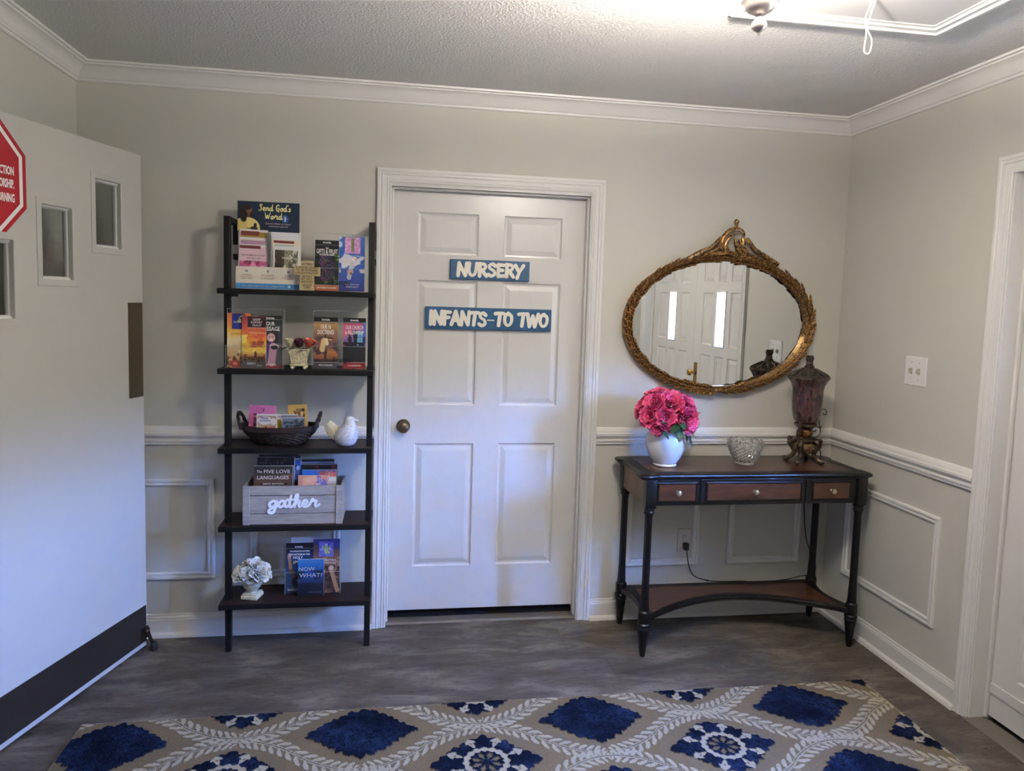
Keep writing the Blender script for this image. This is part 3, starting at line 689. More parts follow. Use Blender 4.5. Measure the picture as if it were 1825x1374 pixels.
# ================================================================== switch, outlet, signs
def build_wall_fittings():
    T = lambda a, b, h: (XR-h, a, b)
    y, z = -0.569, 1.299
    r = thing('light_switch', 'white double light switch plate with two toggles on the right wall', 'switch', (XR, y, z))
    b = B(); p = lambda i, h: [T(y-0.064+i, z-0.062+i, h), T(y+0.064-i, z-0.062+i, h), T(y+0.064-i, z+0.062-i, h), T(y-0.064+i, z+0.062-i, h)]
    b.grid([p(0, 0.0003), p(0, 0.003), p(0.003, 0.006)], wv=True); b.f.append((8, 9, 10, 11)); obj('plate', b, M_plastic, r, smooth=0)
    m = mat('toggle_tan', (176, 168, 150), 0.4)
    for dy in (0.023, -0.023):
        obj('toggle', B().bbox(XR-0.017, XR-0.005, y+dy-0.005, y+dy+0.005, z-0.008, z+0.012, 0.002), m, r)
        obj('toggle_slot', B().box(XR-0.0066, XR-0.0055, y+dy-0.0075, y+dy+0.0075, z-0.014, z+0.014), m, r, smooth=0)
        for dz in (-0.036, 0.036): obj('screw', B().lathe([(0.003, 0), (0.003, 0.001), (0.001, 0.0015)], 8).xf(Matrix.Translation((XR-0.006, y+dy, z+dz)) @ Matrix.Rotation(-PI/2, 4, 'Y')), m, r)
    x, z = 1.583, 0.388
    r = thing('wall_outlet', 'pale duplex wall outlet below the table, black plug in it', 'outlet', (x, 0, z))
    T = lambda a, b, h: (a, -h, b)
    b = B(); p = lambda i, h: [T(x-0.036+i, z-0.058+i, h), T(x+0.036-i, z-0.058+i, h), T(x+0.036-i, z+0.058-i, h), T(x-0.036+i, z+0.058-i, h)]
    b.grid([p(0, 0.0003), p(0, 0.003), p(0.003, 0.0055)], wv=True); b.f.append((8, 9, 10, 11)); obj('plate', b, mat('outlet_plate', (205, 198, 186), 0.4), r, smooth=0)
    for dz in (0.020, -0.020):
        s = obj('socket', B().prism([(x+0.017*math.cos(t)*(1 if abs(math.cos(t)) < .8 else .95), z+dz+0.0145*math.sin(t)) for t in np.linspace(0, 2*PI, 20, endpoint=False)], 0.005, 0.0068, T), MATS['outlet_plate'], r, smooth=0)
        sl = B()
        for dx in (-0.0065, 0.0065): sl.box(x+dx-0.0012, x+dx+0.0012, -0.0074, -0.006, z+dz-0.003, z+dz+0.006)
        sl.lathe([(0.0024, 0), (0.0024, 0.0012)], 8).v
        sl2 = B().box(x-0.002, x+0.002, -0.0074, -0.006, z+dz-0.0095, z+dz-0.006); sl.v = sl.v[:16]; sl.f = [f for f in sl.f if max(f) < 16]; sl.add(sl2.v, sl2.f)
        obj('slots', sl, M_dark, s, smooth=0)
build_wall_fittings()

def build_signs():
    yd = 0.060
    for nm, label, x0, x1, z0, z1, st, h, xo in (('nursery_sign', 'small blue wooden door sign reading NURSERY', 0.391, 0.766, 1.640, 1.733, 'NURSERY', 0.058, 0.0),
                                            ('age_group_sign', 'long blue wooden door sign reading INFANTS-TO TWO', 0.280, 0.879, 1.407, 1.511, 'INFANTS-TO TWO', 0.061, 0.006)):
        r = thing(nm, label, 'sign', ((x0+x1)/2, yd-0.001, z0))
        obj('board', B().bbox(x0, x1, yd-0.017, yd-0.0005, z0, z1, 0.003), M_navy, r, smooth=0)
        W, tw = word(GLY, st, 0); rs = random.Random(5)
        span = (x1-x0)-(0.060 if nm == 'nursery_sign' else 0.034); sc = span/tw; zb = (z0+z1)/2-h/2
        for ch, x, strokes in W:
            if not strokes: continue
            b = B(); dz = rs.uniform(-0.002, 0.002); k = 0.0
            for s_ in strokes:
                wd = [0.0175, 0.0130, 0.0165] if ch != '-' else [0.006, 0.006]
                if nm == 'age_group_sign' and ch != '-': wd = [w*1.02 for w in wd]
                ribbon(b, [(x0+((x1-x0)-span)/2+xo*0+(x+p[0]+0.03)*sc, zb+dz+p[1]*h) for p in s_], wd, 0.0175-yd+0.0, 0.0215-yd+k, k=5)
                k += 0.00015
            obj('letter', b, M_cream, r, smooth=30)
build_signs()

# ================================================================== mirror
def build_mirror():
    cx, cz, yb = 1.7035, 1.465, -0.012; ai, bi, ao, bo = 0.4475, 0.301, 0.490, 0.338; rot = math.radians(0.8)
    r = thing('oval_mirror', 'oval wall mirror in carved gold leaf frame with scroll crest', 'mirror', (cx, -0.003, cz))
    n = 96; E = lambda a, b, t: (cx+a*math.cos(t)*math.cos(rot)-b*math.sin(t)*math.sin(rot), cz+b*math.sin(t)*math.cos(rot)+a*math.cos(t)*math.sin(rot))
    tx, tz = 0.02, -0.005
    g = B(); ring = []
    for i in range(n):
        x, z = E(ai+0.008, bi+0.008, 2*PI*i/n); ring.append((x, -0.020+0.02*(x-cx)-0.005*(z-cz), z))
    g.v = ring; g.f = [tuple(range(n))]; obj('mirror_pane', g, MATS['mirror_glass'], r, smooth=0)
    b = B(); rows = []
    prof = [(0.0, -0.006), (0.0, -0.030), (0.10, -0.034), (0.22, -0.030), (0.35, -0.040), (0.60, -0.045), (0.82, -0.036), (1.0, -0.018), (1.0, -0.003), (0.5, -0.003)]
    for i in range(n):
        t = 2*PI*i/n; row = []
        for q, y in prof:
            x, z = E(ai+(ao-ai)*q, bi+(bo-bi)*q, t); row.append((x, y, z))
        rows.append(row)
    b.grid(rows, wu=True, wv=True); obj('frame', b, M_gold, r)
    # carved leaves, one mesh shared by all copies
    lf = B(); P = []
    for i, u in enumerate(np.linspace(0, 1, 7)):
        w = 0.0078*math.sin(PI*min(1, u*0.93+0.07))**0.7+0.0003; h = 0.012*math.sin(PI*(u*0.85+0.12))
        P.append([(u*0.058, -h*q2-0.001, w*q) for q, q2 in ((-1, 0.1), (-0.5, 0.75), (0, 1.05), (0.5, 0.75), (1, 0.1))])
    lf.grid(P); base = None; rs = random.Random(3)
    def arc(t): return E((ai+ao)/2, (bi+bo)/2, t)
    ts = np.linspace(0, 2*PI, 2000); pts = np.array([arc(t) for t in ts]); L = np.concatenate([[0], np.cumsum(np.hypot(*np.diff(pts, axis=0).T))])
    leaves = []
    for side in (1, -1):
        s0 = np.interp(1.5*PI, ts, L); tot = L[-1]
        k = 0; s = 0.012
        while s < tot*0.5-0.055:
            for row, (dr_, tilt) in enumerate(((0.009, 0.24), (-0.009, -0.26), (0.0, 0.0))):
                t = np.interp((s0+side*(s+0.012*row)) % tot, L, ts); x, z = arc(t); x2, z2 = arc(t+side*0.01)
                d = np.array([x2-x, z2-z]); d /= np.linalg.norm(d); nrm = np.array([x-cx, z-cz]); nrm = nrm-d*(nrm@d); nrm /= np.linalg.norm(nrm)
                q = np.array([x, z])+nrm*dr_; ang = tilt+rs.uniform(-.13, .13); d = d*1.0
                dd = d*math.cos(ang)+nrm*math.sin(ang); nn = -d*math.sin(ang)+nrm*math.cos(ang)
                sc = rs.uniform(0.8, 1.2)*(0.92 if row < 2 else 0.8)
                M = Matrix(((dd[0]*sc, 0, nn[0]*sc, q[0]-cx), (0, sc*1.0, 0, (-0.036 if row < 2 else -0.042)+0.003+rs.uniform(-.002, .002)), (dd[1]*sc, 0, nn[1]*sc, q[1]-cz), (0, 0, 0, 1)))
                leaves.append(M)
            s += 0.0335
    for M in leaves:
        if base is None:
            base = obj('leaf', lf, M_gold, r, local=True, smooth=50, recalc=False); o = base
        else: o = dup(base, r)
        o.matrix_basis = M
    # rosette at the bottom
    x, z = E((ai+ao)/2, (bi+bo)/2, 1.5*PI); obj('rosette', B().sphere((x, -0.046, z), (0.012, 0.008, 0.012)), M_gold, r)
    # crest
    k = 0.000228; W = lambda a, c, y=-0.030: (cx+0.004+(a-690)*k, y, 1.772+(1065-c)*0.000222)
    crest = [
      ([(600,890),(575,760),(600,610),(690,480),(800,410),(920,390),(1020,430),(1060,500),(1035,560)], [34,38,44,46,46,44,40,34,22], -0.034),
      ([(640,880),(630,740),(700,600),(800,520),(900,480)], [14,20,26,24,12], -0.048),
      ([(800,410),(865,370),(890,300),(893,235),(893,205)], [20,30,36,44,40], -0.030),
      ([(860,590),(895,700),(960,830),(1070,940),(1220,1000),(1330,1030)], [22,36,42,44,40,20], -0.036),
      ([(930,590),(1000,730),(1090,870),(1230,940),(1400,985)], [18,28,32,36,24], -0.042),
      ([(1035,560),(1040,680),(1070,790),(1160,880)], [28,44,48,40], -0.036),
      ([(1090,640),(1120,600),(1160,620),(1150,670),(1110,680)], [22,26,26,22,16], -0.046),
      ([(1200,605),(1235,690),(1300,780),(1400,860),(1540,930),(1700,1020),(1880,1110)], [20,36,42,44,46,46,40], -0.034),
      ([(1380,830),(1400,850),(1460,900)], [24,30,20], -0.044), ([(1500,900),(1540,930),(1600,990)], [24,30,18], -0.044),
      ([(550,560),(500,640),(420,740),(300,830),(150,900),(0,980),(-160,1070)], [16,30,38,42,44,44,40], -0.034),
      ([(540,640),(520,740),(440,830),(330,890),(180,960)], [14,24,28,28,18], -0.044),
      ([(420,690),(360,760),(270,800)], [14,24,14], -0.046), ([(290,800),(220,840),(130,880)], [14,24,14], -0.046),
      ([(690,650),(665,760),(720,860),(820,920),(940,935)], [24,34,34,28,16], -0.040),
      ([(-120,1110),(100,1020),(300,960),(500,925),(700,905),(900,920),(1100,960),(1300,1010),(1600,1080),(1850,1140)], [30,40,44,46,46,46,46,46,40,30], -0.028),
      ([(300,985),(520,950),(720,940),(880,975),(930,1020)], [12,20,22,20,12], -0.046), ([(930,1030),(1000,985),(1150,1000),(1320,1040)], [12,20,20,12], -0.046)]
    for pts, rad, y in crest:
        obj('scroll', B().tube([W(a, c, y) for a, c in pts], [q*k*1.32 for q in rad], 8, 4, 0.8), M_gold, r)
    obj('crest_knob', B().sphere(W(893, 228, -0.030), 0.0125), M_gold, r)
build_mirror()

# ================================================================== console table
def build_table():
    x0, x1, y0, y1 = 1.190, 2.288, -0.434, -0.034; zt = 0.822
    r = thing('console_table', 'black and brown three drawer console table against the back wall', 'table', (1.745, -0.24, 0))
    ex, ey, d = 0.085, 0.075, 0.014     # ears over the legs
    def outline(i):
        a0, a1, c0, c1 = x0+i, x1-i, y0+i, y1-i
        arc = lambda cx, cy, s, e, rr: [(cx+rr*math.cos(t), cy+rr*math.sin(t)) for t in np.linspace(s, e, 5)]
        rr = 0.02
        p = []
        p += arc(a0+rr, c0+rr, PI, 1.5*PI, rr); p += [(a0+ex-0.012, c0), (a0+ex, c0+d*0.5), (a0+ex+0.012, c0+d*0.8)]
        p += [(a1-ex-0.012, c0+d*0.8), (a1-ex, c0+d*0.5), (a1-ex+0.012, c0)]; p += arc(a1-rr, c0+rr, 1.5*PI, 2*PI, rr)
        p += [(a1, c0+ey-0.01), (a1-d*0.5, c0+ey), (a1-d, c0+ey+0.012), (a1-d, c1-ey-0.012), (a1-d*0.5, c1-ey), (a1, c1-ey+0.01)]
        p += arc(a1-rr, c1-rr, 0, PI/2, rr); p += arc(a0+rr, c1-rr, PI/2, PI, rr)
        p += [(a0, c1-ey+0.01), (a0+d*0.5, c1-ey), (a0+d, c1-ey-0.012), (a0+d, c0+ey+0.012), (a0+d*0.5, c0+ey), (a0, c0+ey-0.01)]
        return p
    b = B(); rows = []
    for i, z in ((0.016, 0.797), (0.010, 0.799), (0.008, 0.804), (0.002, 0.806), (0.0, 0.811), (0.002, 0.817), (0.007, 0.8205), (0.012, zt)): rows.append([(a, c, z) for a, c in outline(i)])
    b.grid(rows, wv=True); m = len(rows[0]); b.f.append(tuple(range(m))[::-1]); b.f.append(tuple((len(rows)-1)*m+q for q in range(m)))
    obj('tabletop', b, M_tblack, r)
    obj('inset_panel', B().prism([(1.262, -0.372), (2.216, -0.372), (2.216, -0.082), (1.262, -0.082)], zt-0.002, zt+0.0006), M_tbrown, r, smooth=0)
    # apron
    ap = B(); ap.bbox(1.225, 2.262, -0.410, -0.394, 0.682, 0.798, 0.002); ap.bbox(1.225, 2.262, -0.076, -0.060, 0.682, 0.798, 0.002)
    obj('apron', ap, M_tblack, r, smooth=0)
    for xa in (1.227, 2.247): obj('side_panel', B().bbox(xa, xa+0.014, -0.394, -0.076, 0.682, 0.798, 0.002), M_tapron, r, smooth=0)
    Ty = lambda a, c, h: (a, -0.410-h, c)
    for a0, a1 in ((1.272, 1.459), (1.496, 1.952), (1.998, 2.192)):
        dr_ = obj('drawer', frame_rect(a0, a1, 0.694, 0.786, [(0, 0), (0, 0.003), (0.006, 0.0045), (0.009, 0.001), (0.010, 0)], Ty), M_tblack, r, smooth=0)
        obj('drawer_front', B().prism([(a0+0.010, 0.704), (a1-0.010, 0.704), (a1-0.010, 0.776), (a0+0.010, 0.776)], 0.0005, 0.0025, Ty), M_tbrown, dr_, smooth=0)
        k = B().lathe([(0.008, 0), (0.0055, 0.003), (0.005, 0.010), (0.010, 0.013), (0.0125, 0.018), (0.011, 0.023), (0.005, 0.026), (0.001, 0.0265)], 14)
        k.xf(Matrix.Translation(((a0+a1)/2, -0.4125, 0.741)) @ Matrix.Rotation(PI/2, 4, 'X')); obj('knob', k, mat('drawer_knob', (176, 164, 138), 0.3, 0.8), dr_)
    for xa in (1.4775, 1.975): obj('divider', B().bbox(xa-0.006, xa+0.006, -0.414, -0.409, 0.684, 0.797, 0.0015), M_tblack, r, smooth=0)
    # turned fluted legs
    def leg():
        b = B(); b.bbox(-0.024, 0.024, -0.024, 0.024, 0.672, 0.798, 0.003)
        fl = lambda a, k: 1-0.10*np.abs(np.sin(a*5))**0.5
        b.lathe([(0.020, 0.672), (0.0245, 0.668), (0.0245, 0.662), (0.019, 0.658), (0.022, 0.652), (0.022, 0.646), (0.018, 0.641)], 24)
        b.lathe([(0.0195, 0.641), (0.0165, 0.630), (0.0165, 0.30), (0.0205, 0.215), (0.0205, 0.210)], 40, mod=fl)
        b.lathe([(0.018, 0.212), (0.025, 0.205), (0.0265, 0.196), (0.0265, 0.162), (0.0245, 0.155), (0.029, 0.150), (0.029, 0.143), (0.024, 0.138), (0.027, 0.132), (0.027, 0.126), (0.022, 0.121)], 24)
        b.lathe([(0.0245, 0.121), (0.0235, 0.110), (0.0155, 0.038), (0.015, 0.036)], 40, mod=fl)
        b.lathe([(0.0155, 0.040), (0.0165, 0.036), (0.0155, 0.031), (0.0125, 0.005), (0.010, 0.0005)], 20)
        return b
    lg = None
    for lx, ly in ((1.246, -0.397), (2.243, -0.397), (1.246, -0.066), (2.243, -0.066)):
        bx = 1.745; by = -0.24
        if lg is None: lg = obj('leg', leg(), M_tblack, r, local=True); o = lg
        else: o = dup(lg, r)
        o.location = (lx-bx, ly-by, 0)
    # lower shelf with bowed-in edges
    def rim(i):
        p = []
        for t in np.linspace(0, 1, 25): x = 1.226+0.04+t*(2.263-1.226-0.08); p.append((x, -0.412+0.193*math.sin(PI*t)**0.85-0.0+i))
        for t in np.linspace(0, 1, 9): p.append((2.266-0.045*math.sin(PI*t)-i*(1 if 0 < t < 1 else 0.5), -0.385+t*(0.325)))
        p += [(2.263-0.02, -0.048-i), (1.226+0.02, -0.048-i)]
        for t in np.linspace(1, 0, 9): p.append((1.223+0.045*math.sin(PI*t)+i*(1 if 0 < t < 1 else 0.5), -0.385+t*(0.325)))
        return p
    b = B(); rows = [[(a, c, z) for a, c in rim(i)] for i, z in ((0.006, 0.160), (0.0, 0.164), (0.002, 0.170), (0.0, 0.176), (0.003, 0.184), (0.008, 0.187))]
    b.grid(rows, wv=True); m = len(rows[0]); b.f.append(tuple(range(m))[::-1]); b.f.append(tuple(5*m+q for q in range(m)))
    obj('lower_shelf', b, M_tblack, r, smooth=30)
    p = [(x, -0.372+0.182*math.sin(PI*t)**0.85) for t, x in ((t, 1.30+t*0.89) for t in np.linspace(0, 1, 25))]
    p += [(2.195, -0.36), (2.185, -0.11), (2.13, -0.096), (1.36, -0.096), (1.305, -0.11), (1.295, -0.36)]
    obj('shelf_inset', B().prism(p, 0.1868, 0.1875), M_tbrown, r, smooth=0)
build_table()

# ================================================================== flowers
def petal_grid(l, w, cup, curl, ruffle, rs, nu=7, nv=8):
    """petal from the origin along +z, facing +x; returns points"""
    P = []; ph = rs.uniform(0, 6.3)
    for i, u in enumerate(np.linspace(0, 1, nv)):
        hw = w*(0.25+0.75*math.sin(PI*min(1, 0.12+0.62*u)))*(1 if u < 0.8 else 1-1.6*(u-0.8)**1.0*0.5)
        row = []
        for q in np.linspace(-1, 1, nu):
            x = cup*(q*q)*hw*1.1 - curl*u*u*l + ruffle*math.sin(ph+q*5)*u**2
            z = l*u*(1-0.10*q*q*u)+ruffle*math.sin(ph*2+q*7)*u**2
            row.append((x, q*hw, z))
        P.append(row)
    return np.array(P)
def flower_b(c, axis, R, cols, rs, rings=((5, .45, .10), (7, .75, .45), (8, 0.98, .85), (7, 1.02, 1.20)), ruffle=0.06):
    """open double flower centred on c looking along axis"""
    b = B(); ax = Vector(axis).normalized(); rot = Vector((0, 0, 1)).rotation_difference(ax).to_matrix()
    for k, (n, sz, open_) in enumerate(rings):
        for i in range(n):
            a = 2*PI*i/n+rs.uniform(-.25, .25)+k*0.5; l = R*sz*rs.uniform(.9, 1.1)
            P = petal_grid(l, l*0.50, 0.55, 0.25-0.35*open_*0.5, R*ruffle, rs); nv, nu = P.shape[:2]
            t = open_*0.95+rs.uniform(-.12, .12)
            Mt = Matrix.Rotation(a, 3, 'Z') @ Matrix.Rotation(t, 3, 'Y')
            Mx = np.array(rot @ Mt); Q = P.reshape(-1, 3)*np.array([-1, 1, 1]); off = np.array(rot @ (Matrix.Rotation(a, 3, 'Z') @ Vector((R*0.06*(k+1), 0, -R*0.12*k))))
            V = Q@Mx.T+off+np.array(c)
            c0, c1 = np.array(cols[0], float), np.array(cols[1], float); f = rs.uniform(0, 1)
            u = np.repeat(np.linspace(0, 1, nv), nu)[:, None]; base = c0*(1-f)+c1*f
            col = base*(0.82+0.18*u)+np.array(cols[2])*0.0; col = col+(np.array(cols[2], float)-col)*np.clip((u-0.72)*1.6, 0, .55)
            b.grid(V.reshape(nv, nu, 3), col=col)
    return b
def leaf_b(p0, p1, w, droop=0.0, lobes=True):
    p0, p1 = Vector(p0), Vector(p1); d = p1-p0; s = d.cross(Vector((0, 0, 1))); s = s.normalized() if s.length > 1e-5 else Vector((1, 0, 0)); n = s.cross(d).normalized()
    b = B(); P = []
    for i, u in enumerate(np.linspace(0, 1, 9)):
        hw = w*math.sin(PI*(0.06+0.93*u))**0.8*(1+0.18*(-1)**i if lobes else 1); c = p0+d*u-Vector((0, 0, 1))*droop*u*u
        P.append([c+s*hw*q+n*(0.18*hw*abs(q)) for q in (-1, -0.5, 0, 0.5, 1)])
    b.grid(np.array([[list(q) for q in r] for r in P])); return b

# ================================================================== things on the console table
ZT = 0.8229
def build_vase():
    x, y = 1.366, -0.245
    r = thing('vase', 'round white glazed vase holding pink peonies on the table', 'vase', (x, y, ZT))
    obj('body', B().lathe([(0.048, 0.0), (0.0525, 0.002), (0.0535, 0.008), (0.0505, 0.012), (0.058, 0.022), (0.073, 0.045), (0.084, 0.072), (0.0895, 0.102), (0.0885, 0.124), (0.081, 0.146), (0.071, 0.162), (0.066, 0.170), (0.070, 0.178), (0.066, 0.180), (0.060, 0.170), (0.066, 0.158), (0.072, 0.13), (0.05, 0.10)], 48, x, y, ZT), M_porcelain, r, smooth=60)
    rs = np.random.RandomState(11); rd = random.Random(8)
    q = thing('peony_bouquet', 'bunch of bright pink peonies with green leaves in white vase', 'flowers', (x, y, ZT+0.12))
    cz = ZT+0.185+0.045; D = lambda dx, dy, dz, R: ((x+dx, y+dy, cz+dz), R)
    pk = ((190, 26, 80), (230, 74, 126), (250, 172, 198))
    fl = [D(-.005, -.055, .062, .058), D(-.080, -.050, .060, .048), (D(.072, -.04, .055, .05)), D(.048, -.105, -.005, .058), D(-.045, -.105, .005, .046), D(-.098, -.068, .004, .052), D(.095, -.045, .0, .046), D(-.04, .03, .085, .055), D(.05, .03, .08, .052), D(-.105, .02, .03, .05), D(.105, .03, .02, .048), D(0, .07, .05, .055), D(-.075, -.085, -.040, .036), D(-.01, -.098, -.028, .032), D(.10, -.06, -.042, .03)]
    for c, R in fl:
        ax = Vector((c[0]-x, c[1]-y, c[2]-cz+0.02))+Vector((0, -0.03, 0.0))
        sub = B()
        f = obj('flower', flower_b(c, ax, R, pk, rs), M_petal, q, smooth=180, recalc=False)
        e = Vector(c)-ax.normalized()*R*0.3
        obj('stem', B().tube([e, (x+(c[0]-x)*.4, y+(c[1]-y)*.4, ZT+0.19), (x+(c[0]-x)*.15, y+(c[1]-y)*.15, ZT+0.125)], 0.0022, 6, 3), M_leaf, f)
    for a, bb, w in [((.01, -.125, -.02), (-0.045, -0.18, -0.045), .020), ((.01, -.12, -.03), (-0.005, -0.17, -0.085), .018), ((-.055, -.125, -.01), (-0.08, -0.17, -0.005), .016), ((.075, -.06, .0), (.135, -.075, .03), .016), ((.08, -.05, -.02), (.125, -.08, -.025), .012), ((.07, -.06, -.05), (.09, -.09, -.125), .012), ((.075, -.06, -.05), (.118, -.08, -.095), .008), ((.068, -.06, -.05), (.066, -.085, -.105), .007), ((-.055, -.07, -.05), (-0.05, -0.165, -0.075), .010), ((.02, -.13, -.01), (0.012, -0.175, -0.03), .014)]:
        obj('leaf', leaf_b((x+a[0], y+a[1], cz+a[2]), (x+bb[0], y+bb[1], cz+bb[2]), w, 0.006), M_leaf, q, smooth=60, recalc=False)
build_vase()

def build_bowl():
    x, y = 1.770, -0.215; n = 72; r = tag(bpy.data.objects.new('b', None), None)
    bpy.data.objects.remove(r)
    b = B(); rows = []; ang = np.linspace(0, 2*PI, n, endpoint=False)
    def ringp(rad, z, amp=0, f=12, zs=0, ph=0): 
        rr = rad+amp*np.cos(f*ang+ph); return np.stack([x+rr*np.cos(ang), y+rr*np.sin(ang), ZT+z+zs*np.abs(np.cos(6*ang))], 1)
    rows = [ringp(0.001, 0.0005), ringp(0.044, 0.0003), ringp(0.047, 0.003), ringp(0.045, 0.008), ringp(0.050, 0.014, .0010, 24)]
    for k, t in enumerate(np.linspace(0.1, 0.86, 9)): rows.append(ringp(0.050+0.031*math.sin(t*PI/2), 0.016+t*0.084, 0.0042, 16, 0, (k % 2)*PI))
    rows += [ringp(0.0815, 0.100, .0008, 24, 0.007), ringp(0.0800, 0.1035, 0, 24, 0.009), ringp(0.0775, 0.101, 0, 24, 0.008)]
    rows += [ringp(0.050+0.0255*math.sin(t*PI/2), 0.022+t*0.079) for t in np.linspace(0.9, 0.0, 7)] + [ringp(0.03, 0.016), ringp(0.001, 0.015)]
    b.grid(rows, wv=True); b.f.append(tuple(range(n))); b.f.append(tuple((len(rows)-1)*n+i for i in range(n)))
    o = obj('crystal_bowl', b, MATS['cut_crystal'], loc=(x, y, ZT), smooth=0); tag(o, 'small cut crystal bowl with scalloped rim in middle of table', 'bowl')
build_bowl()

def build_urn():
    x, y = 2.080, -0.195
    r = thing('accent_lamp', 'urn shaped accent lamp with mottled amber glass and bronze lid', 'lamp', (x, y, ZT))
    # scrolled feet
    def foot(a):
        b = B(); P = lambda q, z: (x+q*math.cos(a), y+q*math.sin(a), ZT+z)
        b.tube([P(.030, .105), P(.052, .104), (P(.062, .088)), P(.050, .066), P(.044, .045), P(.058, .022), P(.078, .010), P(.086, .012)], [.012, .016, .017, .013, .011, .011, .012, .010], 10, 4)
        b.sphere(P(.060, .098), .015, 10, 8); b.sphere(P(.084, .011), (.013, .013, .011), 10, 8)
        b.tube([P(.046, .100), P(.070, .112), P(.074, .096)], [.006, .009, .004], 8, 4)
        return b
    for a in (-2.45, -0.70, 0.87, 2.44): obj('foot', foot(a), M_bronze, r)
    ac = B()   # acanthus leaf hanging between the front feet
    for a in (-PI/2, PI/2, 0, PI):
        P = []
        for i, u in enumerate(np.linspace(0, 1, 7)):
            w = 0.028*math.sin(PI*(0.2+0.78*u)); rr = 0.036+0.018*math.sin(PI*u*0.8); z = ZT+0.108-0.066*u
            P.append([(x+rr*math.cos(a)-q*w*math.sin(a)+0.008*abs(q)*-math.cos(a), y+rr*math.sin(a)+q*w*math.cos(a)-0.008*abs(q)*math.sin(a), z+0.004*(-1)**i*abs(q)) for q in (-1, -.5, 0, .5, 1)])
        ac.grid(P)
    obj('acanthus', ac, mat('dull_gold', (128, 98, 58), 0.4, 0.7, mix=((64, 48, 36), 60, 0.4, 0.62)), r, smooth=60, recalc=False)
    obj('base_block', B().lathe([(0.030, 0.052), (0.034, 0.07), (0.046, 0.10), (0.050, 0.108), (0.044, 0.114), (0.030, 0.118)], 24, x, y, ZT), M_bronze, r)
    obj('brass_knop', B().lathe([(0.022, 0.117), (0.026, 0.122), (0.034, 0.132), (0.0375, 0.144), (0.034, 0.156), (0.026, 0.163), (0.030, 0.168), (0.033, 0.172)], 36, x, y, ZT, mod=lambda a, k: 1-0.06*np.abs(np.sin(a*7))), mat('worn_brass', (150, 112, 58), 0.3, 0.85, mix=((72, 52, 32), 60, 0.4, 0.6)), r)
    obj('flange', B().lathe([(0.030, 0.170), (0.046, 0.174), (0.0515, 0.178), (0.0515, 0.186), (0.048, 0.189), (0.03, 0.189)], 36, x, y, ZT), M_bronze, r)
    obj('glass_shade', B().lathe([(0.047, 0.1895), (0.054, 0.198), (0.060, 0.215), (0.066, 0.25), (0.069, 0.29), (0.070, 0.33), (0.071, 0.352), (0.075, 0.370), (0.084, 0.388), (0.092, 0.400), (0.093, 0.402), (0.088, 0.402)], 48, x, y, ZT), MATS['amber_shade'], r, smooth=60)
    lid = obj('lid', B().lathe([(0.094, 0.402), (0.0955, 0.405), (0.0955, 0.411), (0.090, 0.414), (0.070, 0.425), (0.050, 0.436), (0.030, 0.449), (0.022, 0.455)], 40, x, y, ZT), M_bronze, r)
    cut = B()  # pierced scrollwork: dark openings and raised ribs
    ribs = B()
    for k in range(12):
        a = 2*PI*k/12; P = lambda q, da, h: (x+q*math.cos(a+da), y+q*math.sin(a+da), ZT+h)
        hz = lambda q: 0.414+(0.090-q)*0.555
        ribs.tube([P(.091, -.16, .4145), P(.080, -.05, hz(.080)+.003), P(.062, -.03, hz(.062)+.003), P(.048, -.10, hz(.048)+.003), P(.032, 0, hz(.032)+.003)], [.003, .0035, .0035, .003, .002], 6, 3)
        ribs.tube([P(.091, .16, .4145), P(.080, .05, hz(.080)+.003), P(.062, .03, hz(.062)+.003), P(.048, .10, hz(.048)+.003), P(.032, 0, hz(.032)+.003)], [.003, .0035, .0035, .003, .002], 6, 3)
        g = []
        for t in np.linspace(0, 2*PI, 10, endpoint=False):
            q = .076+.010*math.sin(t); g.append(P(q, PI/12+.085*math.cos(t), hz(q)+.0012))
        cut.add(g, [tuple(range(10))])
    obj('scrollwork', ribs, M_bronze, lid); obj('openings', cut, M_dark, lid, smooth=0)
    obj('finial', B().lathe([(0.020, 0.452), (0.0225, 0.457), (0.0225, 0.461), (0.017, 0.464), (0.0165, 0.470), (0.018, 0.473), (0.0155, 0.476), (0.015, 0.482), (0.0195, 0.492), (0.021, 0.500), (0.0165, 0.505), (0.019, 0.509), (0.013, 0.511), (0.001, 0.509)], 20, x, y, ZT, mod=lambda a, k: 1-(0.10 if k > 7 else 0)*np.abs(np.sin(a*4))), M_bronze, r)
    # wrought scrolls on both sides, from the picture plane of the lamp
    k = 0.000445; S = lambda a, c, sx=1: (x+sx*(a-372)*k, y+(0.0 if sx > 0 else -0.01), ZT+(1265-c)*k)
    sc = [([(525,800),(524,740),(545,700),(578,692),(603,715),(598,748),(575,750),(568,730)], [.0028]*7+[.002]), ([(525,800),(530,860),(547,915),(538,965),(495,995),(440,1000)], .0030),
          ([(545,905),(515,882),(475,885),(450,905),(462,930),(490,928),(497,912)], .0025), ([(440,1008),(500,1020),(535,1050),(533,1085),(505,1105),(480,1110)], .0025), ([(545,905),(552,885),(560,868)], .002)]
    for pts, rd in sc: obj('scroll', B().tube([S(a, c) for a, c in pts], rd, 6, 4), M_bronze, r)
    def left(pts, rd): obj('scroll', B().tube([(x+(a-372)*k, y-0.045, ZT+(1265-c)*k) for a, c in pts], [q*0.62 for q in rd], 8, 4), M_bronze, r)
    left([(262,870),(262,800),(258,740),(235,705),(210,700),(203,725),(220,742)], [.007,.007,.006,.006,.006,.006,.004]); left([(235,1000),(228,930),(240,870),(235,800),(222,740)], [.010,.012,.009,.005,.003]); left([(280,990),(240,985),(205,955)], [.010,.008,.002]); left([(290,900),(250,905),(225,950),(250,1000)], [.006,.010,.010,.006])
